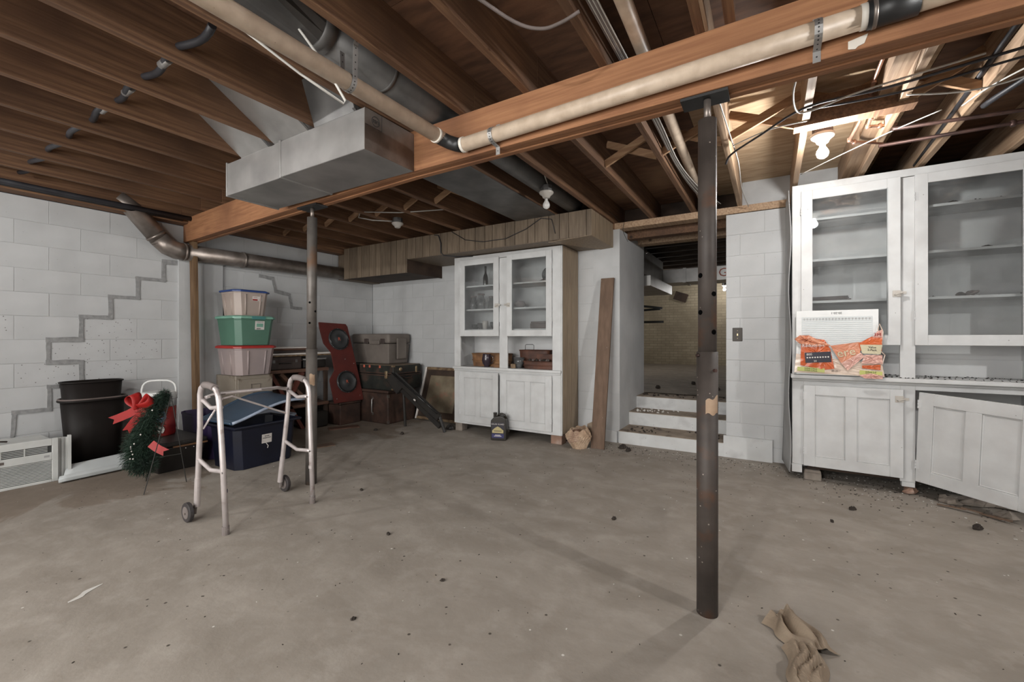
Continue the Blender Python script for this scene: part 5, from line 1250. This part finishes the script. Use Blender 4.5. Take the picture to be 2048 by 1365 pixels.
T = MB().rbox((-4.62, 3.52, .007), (.14, .36, .012), (0, 0, -.5)).build('wood_scrap', 'shelf_wood'); tag(T, 'flat brown wood scrap on the floor before the brown case', 'board')
T = MB().rbox((-4.05, 2.78, .006), (.12, .30, .009), (0, .02, -.35)).build('wood_scrap', 'plank'); tag(T, 'thin grey board scrap on the floor beside the pale blue lidded tote', 'board')
# small trunk / brown case with handle
T = thing('travel_trunk', (-4.56, 4.2, 0), 'small worn brown trunk with a metal end handle, on the floor', 'trunk')
MB().box(-4.86, -4.30, 3.955, 4.46, .0, .40).build('trunk_body', 'trunk_brown', T, bevel=.01)
MB().box(-4.865, -4.295, 3.95, 4.465, .405, .44).build('trunk_lid', 'trunk_brown', T, bevel=.008)
MB().tube([(-4.58, 3.952, .33), (-4.58, 3.93, .315), (-4.58, 3.928, .22), (-4.58, 3.93, .14), (-4.58, 3.952, .125)], .008, 8).build('handle', 'galv', T, smooth=True)
for z in (.33, .12): MB().lathe([(.024, 3.945), (.018, 3.95)], (-4.58, 0, z), 12, axis='y').build('handle_boss', 'galv_brown', T)
for z in (.03, .37): MB().box(-4.31, -4.290, 3.945, 3.975, z-.02, z+.02).build('corner_cap', 'galv_brown', T)
# large steamer trunk
T = thing('steamer_trunk', (-4.575, 4.25, .442), 'large black steamer trunk with brass latches on the small trunk', 'trunk')
MB().box(-4.905, -4.245, 3.995, 4.505, .442, .655).build('trunk_body', 'trunk', T, bevel=.006)
MB().box(-4.908, -4.242, 3.992, 4.508, .660, .772).build('trunk_lid', 'trunk', T, bevel=.006)
MB().box(-4.90, -4.25, 4.0, 4.5, .772, .778).build('top_cover', 'trunk_top', T)
for z in (.632, .662): MB().box(-4.91, -4.236, 3.986, 4.512, z, z+.014).build('edge_strip', 'trunk_brown', T)
for x in (-4.80, -4.69, -4.49): MB().box(x-.015, x+.015, 3.982, 3.993, .735, .77).build('lid_cap', 'logo_red', T, bevel=.003)
MB().box(-4.385, -4.345, 3.975, 3.994, .60, .70).build('hasp', 'brass', T, bevel=.004)
MB().lathe([(.012, 3.965), (.018, 3.97), (.018, 3.976)], (-4.365, 0, .625), 12, axis='y').build('padlock_plate', 'brass', T)
MB().lathe([(.028, -4.244), (.026, -4.232), (.008, -4.228)], (0, 4.12, .72), 16, axis='x').build('round_lock', 'brass', T, smooth=True)
MB().box(-4.244, -4.234, 4.40, 4.43, .66, .75).build('latch', 'brass', T, bevel=.003)
MB().tube([(-4.244, 4.17, .62), (-4.222, 4.20, .60), (-4.222, 4.30, .60), (-4.244, 4.33, .62)], .007, 6).build('side_handle', 'trunk_brown', T)
for (x, y) in ((-4.242, 3.992), ): 
    for z in (.45, .755): MB().box(x-.03, x+.006, y-.006, y+.03, z, z+.02).build('corner_cap', 'brass', T)
T = MB().box(-5.31, -4.93, 4.02, 4.55, 0, .775).build('dark_case', 'black', bevel=.01); tag(T, 'tall black case on the floor behind the small trunk', 'case')
# grey plastic case
T = thing('plastic_case', (-4.87, 4.35, .78), 'grey plastic case with two latches on top of the steamer trunk', 'case')
MB().hexa([(-5.22, 4.17, .78), (-4.52, 4.17, .78), (-4.52, 4.53, .78), (-5.22, 4.53, .78), (-5.25, 4.15, 1.06), (-4.50, 4.15, 1.06), (-4.50, 4.55, 1.06), (-5.25, 4.55, 1.06)]).build('case_body', 'case_grey', T, bevel=.012, seg=2)
MB().box(-5.26, -4.49, 4.14, 4.56, 1.065, 1.20).build('case_lid', 'case_grey', T, bevel=.03, seg=3)
for x in (-4.93, -4.60): MB().box(x-.04, x+.04, 4.125, 4.142, 1.06, 1.13).build('latch', 'case_dark', T, bevel=.004)
MB().box(-4.86, -4.66, 4.12, 4.15, 1.05, 1.11).build('handle', 'case_grey', T, bevel=.006)
MB().box(-4.49, -4.462, 4.28, 4.46, .84, 1.14).build('side_rib', 'case_grey', T, bevel=.02, seg=2)
# folded black tripod / stand leaning from the trunk to the floor
T = thing('folded_stand', (-3.8, 4.1, 0), 'folded black stand leaning from the trunk down to the floor', 'stand')
p0 = Vector((-4.16, 3.92, .665)); p1 = Vector((-3.43, 3.97, .17))
MB().beam(p0, p1, .05, .085).build('black_bar', 'black', T, bevel=.006)
MB().tube([p0+Vector((.02, -.045, .03)), p1+Vector((0, -.045, .06))], .009, 8).build('polished_edge', 'shiny_ring', T, smooth=True)
MB().beam(p0+Vector((-.02, .02, -.09)), p1+Vector((.0, .02, -.11)), .045, .06).build('black_bar', 'black', T, bevel=.006)
MB().beam(p0+Vector((-.05, .0, -.02)), p0+Vector((.12, .02, -.20)), .07, .14).build('hinge_block', 'black', T, bevel=.008)
MB().tube([p1+Vector((.0, .0, .02)), p1+Vector((.07, .02, -.165))], .02, 8).build('foot', 'black', T)
MB().tube([p0+Vector((.15, .03, -.20)), p0+Vector((.16, .05, -.655))], .018, 8).build('leg', 'black', T)
MB().rbox(tuple((p0+p1)/2+Vector((.03, -.05, -.045))), (.03, .01, .015), (0, .5, 0)).build('clip', 'label_white', T)
# framed picture leaning on the wall
T = thing('framed_picture', (-3.93, 4.5, 0), 'worn gilt framed picture leaning on far wall beside cabinet', 'picture')
def fp(a, b, c=0): return Vector((-4.25+.75*a+.07*b, 4.42+.15*b-c, .02+.71*b))
def fbar(a0, a1, b0, b1, m, nm, c0=0, c1=.025):
    pts = [fp(a0, b0, c0), fp(a1, b0, c0), fp(a1, b1, c0), fp(a0, b1, c0), fp(a0, b0, c1), fp(a1, b0, c1), fp(a1, b1, c1), fp(a0, b1, c1)]
    return MB().add(pts, [(0, 1, 2, 3), (7, 6, 5, 4), (0, 4, 5, 1), (1, 5, 6, 2), (2, 6, 7, 3), (3, 7, 4, 0)]).build(nm, m, T, bevel=.003)
fbar(0, .035, 0, 1, 'label_white', 'frame_side'); fbar(.965, 1, 0, 1, 'gilt', 'frame_side'); fbar(.035, .965, 0, .05, 'gilt', 'frame_rail'); fbar(.035, .965, .95, 1, 'gilt', 'frame_rail')
fbar(.035, .965, .05, .95, 'dark_wood', 'mount', 0, .010); fbar(.16, .84, .16, .84, 'picture', 'picture_sheet', .01, .013)

# ================================================================ CEILING SERVICES
def wire(pts, r, m, label, name='wire', cat='wire', n=6):
    # smooth polyline through points
    P = [Vector(p) for p in pts]; Q = []
    for i in range(len(P)-1):
        a = P[max(0, i-1)]; b = P[i]; c = P[i+1]; d = P[min(len(P)-1, i+2)]
        for k in range(5):
            t = k/5; Q.append(.5*((2*b)+(c-a)*t+(2*a-5*b+4*c-d)*t*t+(3*b-a-3*c+d)*t**3))
    Q.append(P[-1]); o = MB().tube(Q, r, n).build(name, m, smooth=True); return tag(o, label, cat)
wire([(-1.1, .9, 2.39), (-.95, 1.20, 2.40), (-.84, 1.40, 2.36), (-.76, 1.47, 2.345), (-.69, 1.50, 2.36), (-.62, 1.52, 2.39)], .007, 'rim_grey', 'grey cable looping under the joists near the top of the view', 'cable', 'cable')
for k in range(6): wire([(-.61+.008*k, .6, 2.45+.01*(k % 3)), (-.60+.007*k, 1.6, 2.44), (-.60+.007*k, 2.6, 2.45), (-.595+.006*k, 3.3, 2.42), (-.57+.012*k, 4.0, 2.43), (-.50+.02*k, 4.5, 2.42)], .0035, 'white_cable' if k % 2 else 'rim_grey', 'cable in the bundle running along the joist beside the vent pipe', 'cable', 'cable')
for o in list(bpy.data.objects):
    if o.get('label') == 'cable in the bundle running along the joist beside the vent pipe': o['group'] = 'cables bundled along the joist'
wire([(-.24, 2.2, 2.39), (-.21, 2.9, 2.385), (-.19, 3.4, 2.38), (-.2, 4.0, 2.385), (-.17, 4.5, 2.36)], .004, 'white_cable', 'pale cable following the joist right of the near post', 'cable', 'cable')
wire([(-.27, 3.4, 2.39), (-.22, 3.2, 2.375), (-.05, 3.0, 2.38), (.17, 2.78, 2.388), (.5, 2.76, 2.385), (.93, 2.68, 2.385), (1.36, 2.62, 2.385)], .007, 'black_cable', 'thick black cable crossing below the joists beside the lit bulb', 'cable', 'cable')
wire([(.17, 2.80, 2.382), (.55, 2.83, 2.378), (.93, 2.76, 2.38), (1.36, 2.68, 2.375), (1.7, 2.6, 2.38)], .006, 'black_cable', 'second black cable just behind the thick one right of the bulb', 'cable', 'cable')
wire([(.14, 2.30, 2.41), (.10, 2.5, 2.37), (.12, 2.72, 2.355), (.19, 2.76, 2.355), (.4, 2.70, 2.37), (.8, 2.64, 2.38)], .005, 'white_cable', 'pale looped cable hanging left of the lit bulb', 'cable', 'cable')
wire([(-.20, 3.06, 2.375), (0, 2.96, 2.385), (.18, 2.94, 2.38)], .004, 'white_cable', 'short pale cable between the joist struts left of the bulb', 'cable', 'cable')
wire([(.20, 3.9, 2.385), (.4, 3.6, 2.375), (.62, 3.35, 2.38), (.8, 3.2, 2.39)], .0035, 'white_cable', 'thin pale wire rising to the right above the white cabinet', 'wire')
wire([(1.0, 2.12, 2.42), (1.14, 2.25, 2.40), (1.12, 2.42, 2.38), (.98, 2.55, 2.40)], .005, 'black_cable', 'bluish black cable curling down from the beam at right', 'cable', 'cable')
wire([(1.6, 2.4, 2.40), (1.2, 2.65, 2.385), (.95, 2.95, 2.38), (.88, 3.2, 2.39)], .0045, 'white_cable', 'pale cable running diagonally below the joists at right', 'cable', 'cable')
wire([(.60, 2.92, 2.395), (.9, 2.98, 2.37), (1.25, 2.86, 2.385), (1.5, 2.8, 2.40)], .0045, 'white_cable', 'pale sagging cable right of the cross block', 'cable', 'cable')
wire([(-1.35, 4.57, 2.40), (-1.36, 4.57, 2.30), (-1.31, 4.58, 2.18)], .0025, 'wire', 'thin dark wire hanging down the wall corner left of the steps')
wire([(-1.42, 4.3, 2.45), (-1.41, 4.56, 2.42), (-1.40, 4.60, 2.38)], .0025, 'wire', 'thin dark wire over the end of the boxing')
def cpipe(segs, label, m, r=.009):
    o = MB()
    o.tube(segs, r, 10)
    for p in segs[1:-1]: 
        o.lathe([(r*1.05, -r*1.6), (r*1.35, -r), (r*1.35, r), (r*1.05, r*1.6)], p, 10)
    return tag(o.build('copper_pipe', m, smooth=True), label, 'pipe')
cpipe([(.462, 2.02, 2.50), (.468, 2.9, 2.50), (.47, 3.12, 2.44), (.455, 3.16, 2.42), (.43, 3.42, 2.40), (.46, 3.47, 2.40), (.62, 3.58, 2.40)], 'left copper pipe with elbows beside the lit bulb', 'copper')
cpipe([(.532, 2.02, 2.50), (.53, 2.9, 2.50), (.525, 3.14, 2.44), (.50, 3.18, 2.42), (.50, 3.28, 2.41), (.56, 3.31, 2.41), (.64, 3.33, 2.41)], 'right copper pipe with elbows beside the lit bulb', 'copper')
cpipe([(.62, 3.33, 2.385), (1.2, 3.42, 2.385), (2.6, 3.6, 2.385)], 'upper dark copper pipe running right under the joists', 'copper_dark', .011)
cpipe([(.60, 3.58, 2.385), (1.2, 3.60, 2.385), (2.6, 3.65, 2.385)], 'lower dark copper pipe running right above the cabinet', 'copper_dark', .011)
T = MB().tube([(.925, 2.5, 2.50), (.95, 4.3, 2.44)], .013, 8).build('conduit', 'black_cable', smooth=True); T.location.x -= .02
tag(T, 'black insulated pipe running beside the joist at right', 'pipe')
T = MB().tube([(1.28, 2.6, 2.47), (.985, 3.2, 2.385), (.975, 3.25, 2.385)], .014, 8).build('conduit', 'black_cable', smooth=True); tag(T, 'short black sleeve sloping down beside the right joist', 'pipe')

# ================================================================ UPPER CELLAR CONTENTS
T = thing('cellar_duct', (-2.2, 7.0, 2.1), 'galvanised duct in the brick cellar seen over the steps', 'duct')
MB().box(-2.35, -1.61, 5.8, 7.79, 2.10, 2.47).build('duct_section', 'galv', T)
MB().box(-2.35, 1.2, 7.8, 8.3, 2.10, 2.33).build('duct_section', 'galv', T)
for x in (-1.28, -.2): MB().box(x, x+.05, 7.78, 8.31, 2.09, 2.34).build('drive_cleat', 'galv', T)
text('G', .20, 'logo_red', T, face_mx((-.66, 7.795, 2.215), '-y'), 'painted_mark')
T = thing('cellar_duct', (-1.7, 6.6, 1.85), 'lower short galvanised duct under the main cellar duct', 'duct')
MB().box(-2.0, -1.38, 5.9, 7.37, 1.85, 1.99).build('duct_section', 'galv', T)
for y_ in (6.2, 7.1): MB().box(-1.9, -1.87, y_, y_+.02, 1.985, 2.105).build('hanger_strap', 'galv', T)
T = MB().tube([(-2.3, 6.6, 2.30), (-1.95, 6.6, 2.38), (-1.72, 6.6, 2.47), (-1.64, 6.6, 2.52)], .10, 20).build('round_elbow', 'galv', smooth=True); tag(T, 'round metal duct elbow under the cellar ceiling', 'duct')
T = thing('metal_bracket', (-1.9, 7.2, 1.4), 'black metal bracket frame on the left of the brick cellar', 'bracket')
for (p, q_) in (((-2.6, 7.2, 1.78), (-1.52, 7.3, 1.63)), ((-1.52, 7.3, 1.65), (-1.52, 7.3, 1.40)), ((-2.6, 7.3, 1.405), (-1.50, 7.3, 1.405)), ((-2.6, 7.3, 1.56), (-1.55, 7.3, 1.62))):
    MB().beam(p, q_, .035, .035).build('bar', 'rubber', T)
MB().box(-2.66, -2.6, 7.15, 7.35, .43, 1.9).build('upright', 'rubber', T)
T = MB().rbox((-2.02, 11.96, 2.22), (.32, .05, .22), (.0, .35, 0)).build('hanging_board', 'dark_wood'); tag(T, 'dark board hanging at the top of the brick cellar wall', 'board')
for k, (x, y) in enumerate(((-.80, 7.9), (-1.0, 7.0), (-.62, 6.4), (-1.35, 6.2))):
    clod(x, y, .431, .04, ['small dark lump farthest in on the cellar floor', 'dark lump in the middle of the cellar floor', 'dark lump nearest the near post on the cellar floor', 'dark litter by the left edge of the top step'][k], name='debris_lump', sz=.5)

# ================================================================ FLOOR DEBRIS
for k, (x, y, r_) in enumerate(((-.841, 2.632, .016), (.469, 3.60, .018), (1.06, 3.62, .024), (-4.15, 3.62, .022), (-3.72, 3.64, .025), (-2.62, 2.15, .013), (-1.30, 4.35, .035), (-1.22, 4.28, .03), (.33, 3.3, .012), (-1.9, 1.75, .012), (-1.32, 1.55, .010), (-1.45, 1.15, .010))):
    lb = ['small dark clod alone in the middle of the floor', 'dark clod on the floor before the right cabinet', 'larger dark clod in front of the open cabinet door', 'small clod on the floor before the small trunk', 'clod on the floor before the leaning picture', 'small clod beside the right rear foot of the walker', 'larger grey clod by the wall left of the steps', 'second grey clod by the wall left of the steps', 'small chip on the floor left of the right cabinet clods', 'tiny dark crumb near the middle left of the floor', 'tiny dark crumb left of the near post on the floor', 'tiny dark crumb at the lower middle of the floor'][k]
    clod(x, y, 0, r_, lb, name='clod', sz=.6)
R = random.Random(5)
dk = MB(); lt = MB()
def speck(bm, x, y, s_): bm.rbox((x, y, s_*.25), (s_*R.uniform(1, 2.4), s_, s_*.4), (0, 0, R.uniform(0, 6)))
for k in range(700):
    x = R.uniform(-5.1, 2.2); y = R.uniform(.3, 4.45); speck(dk if R.random() < .8 else lt, x, y, R.uniform(.0015, .0045))
for k in range(700):
    y = 4.5-abs(R.gauss(0, .22)); x = R.uniform(-1.8, 1.6); speck(dk if R.random() < .6 else lt, x, y, R.uniform(.002, .007))
for k in range(220):
    x = R.uniform(.25, 1.5); y = 4.2-abs(R.gauss(0, .25)); speck(dk if R.random() < .75 else lt, x, y, R.uniform(.002, .007))
stuff(tag(dk.build('floor_debris', 'clod'), 'dark crumbs and grit scattered over the concrete floor', 'debris'))
stuff(tag(lt.build('paint_flakes', 'flake'), 'pale paint flakes scattered over the concrete floor', 'debris'))
# pale scrape and filled crack in the slab
T = MB().grid(lambda u, v: (-2.60-.06*u+.035*(v-.5)*math.sin(PI*(.1+.85*u)), .585+.12*u+.012*math.sin(7*u), .0012), 10, 2).build('floor_scrape', 'flake', fl, solid=.001)
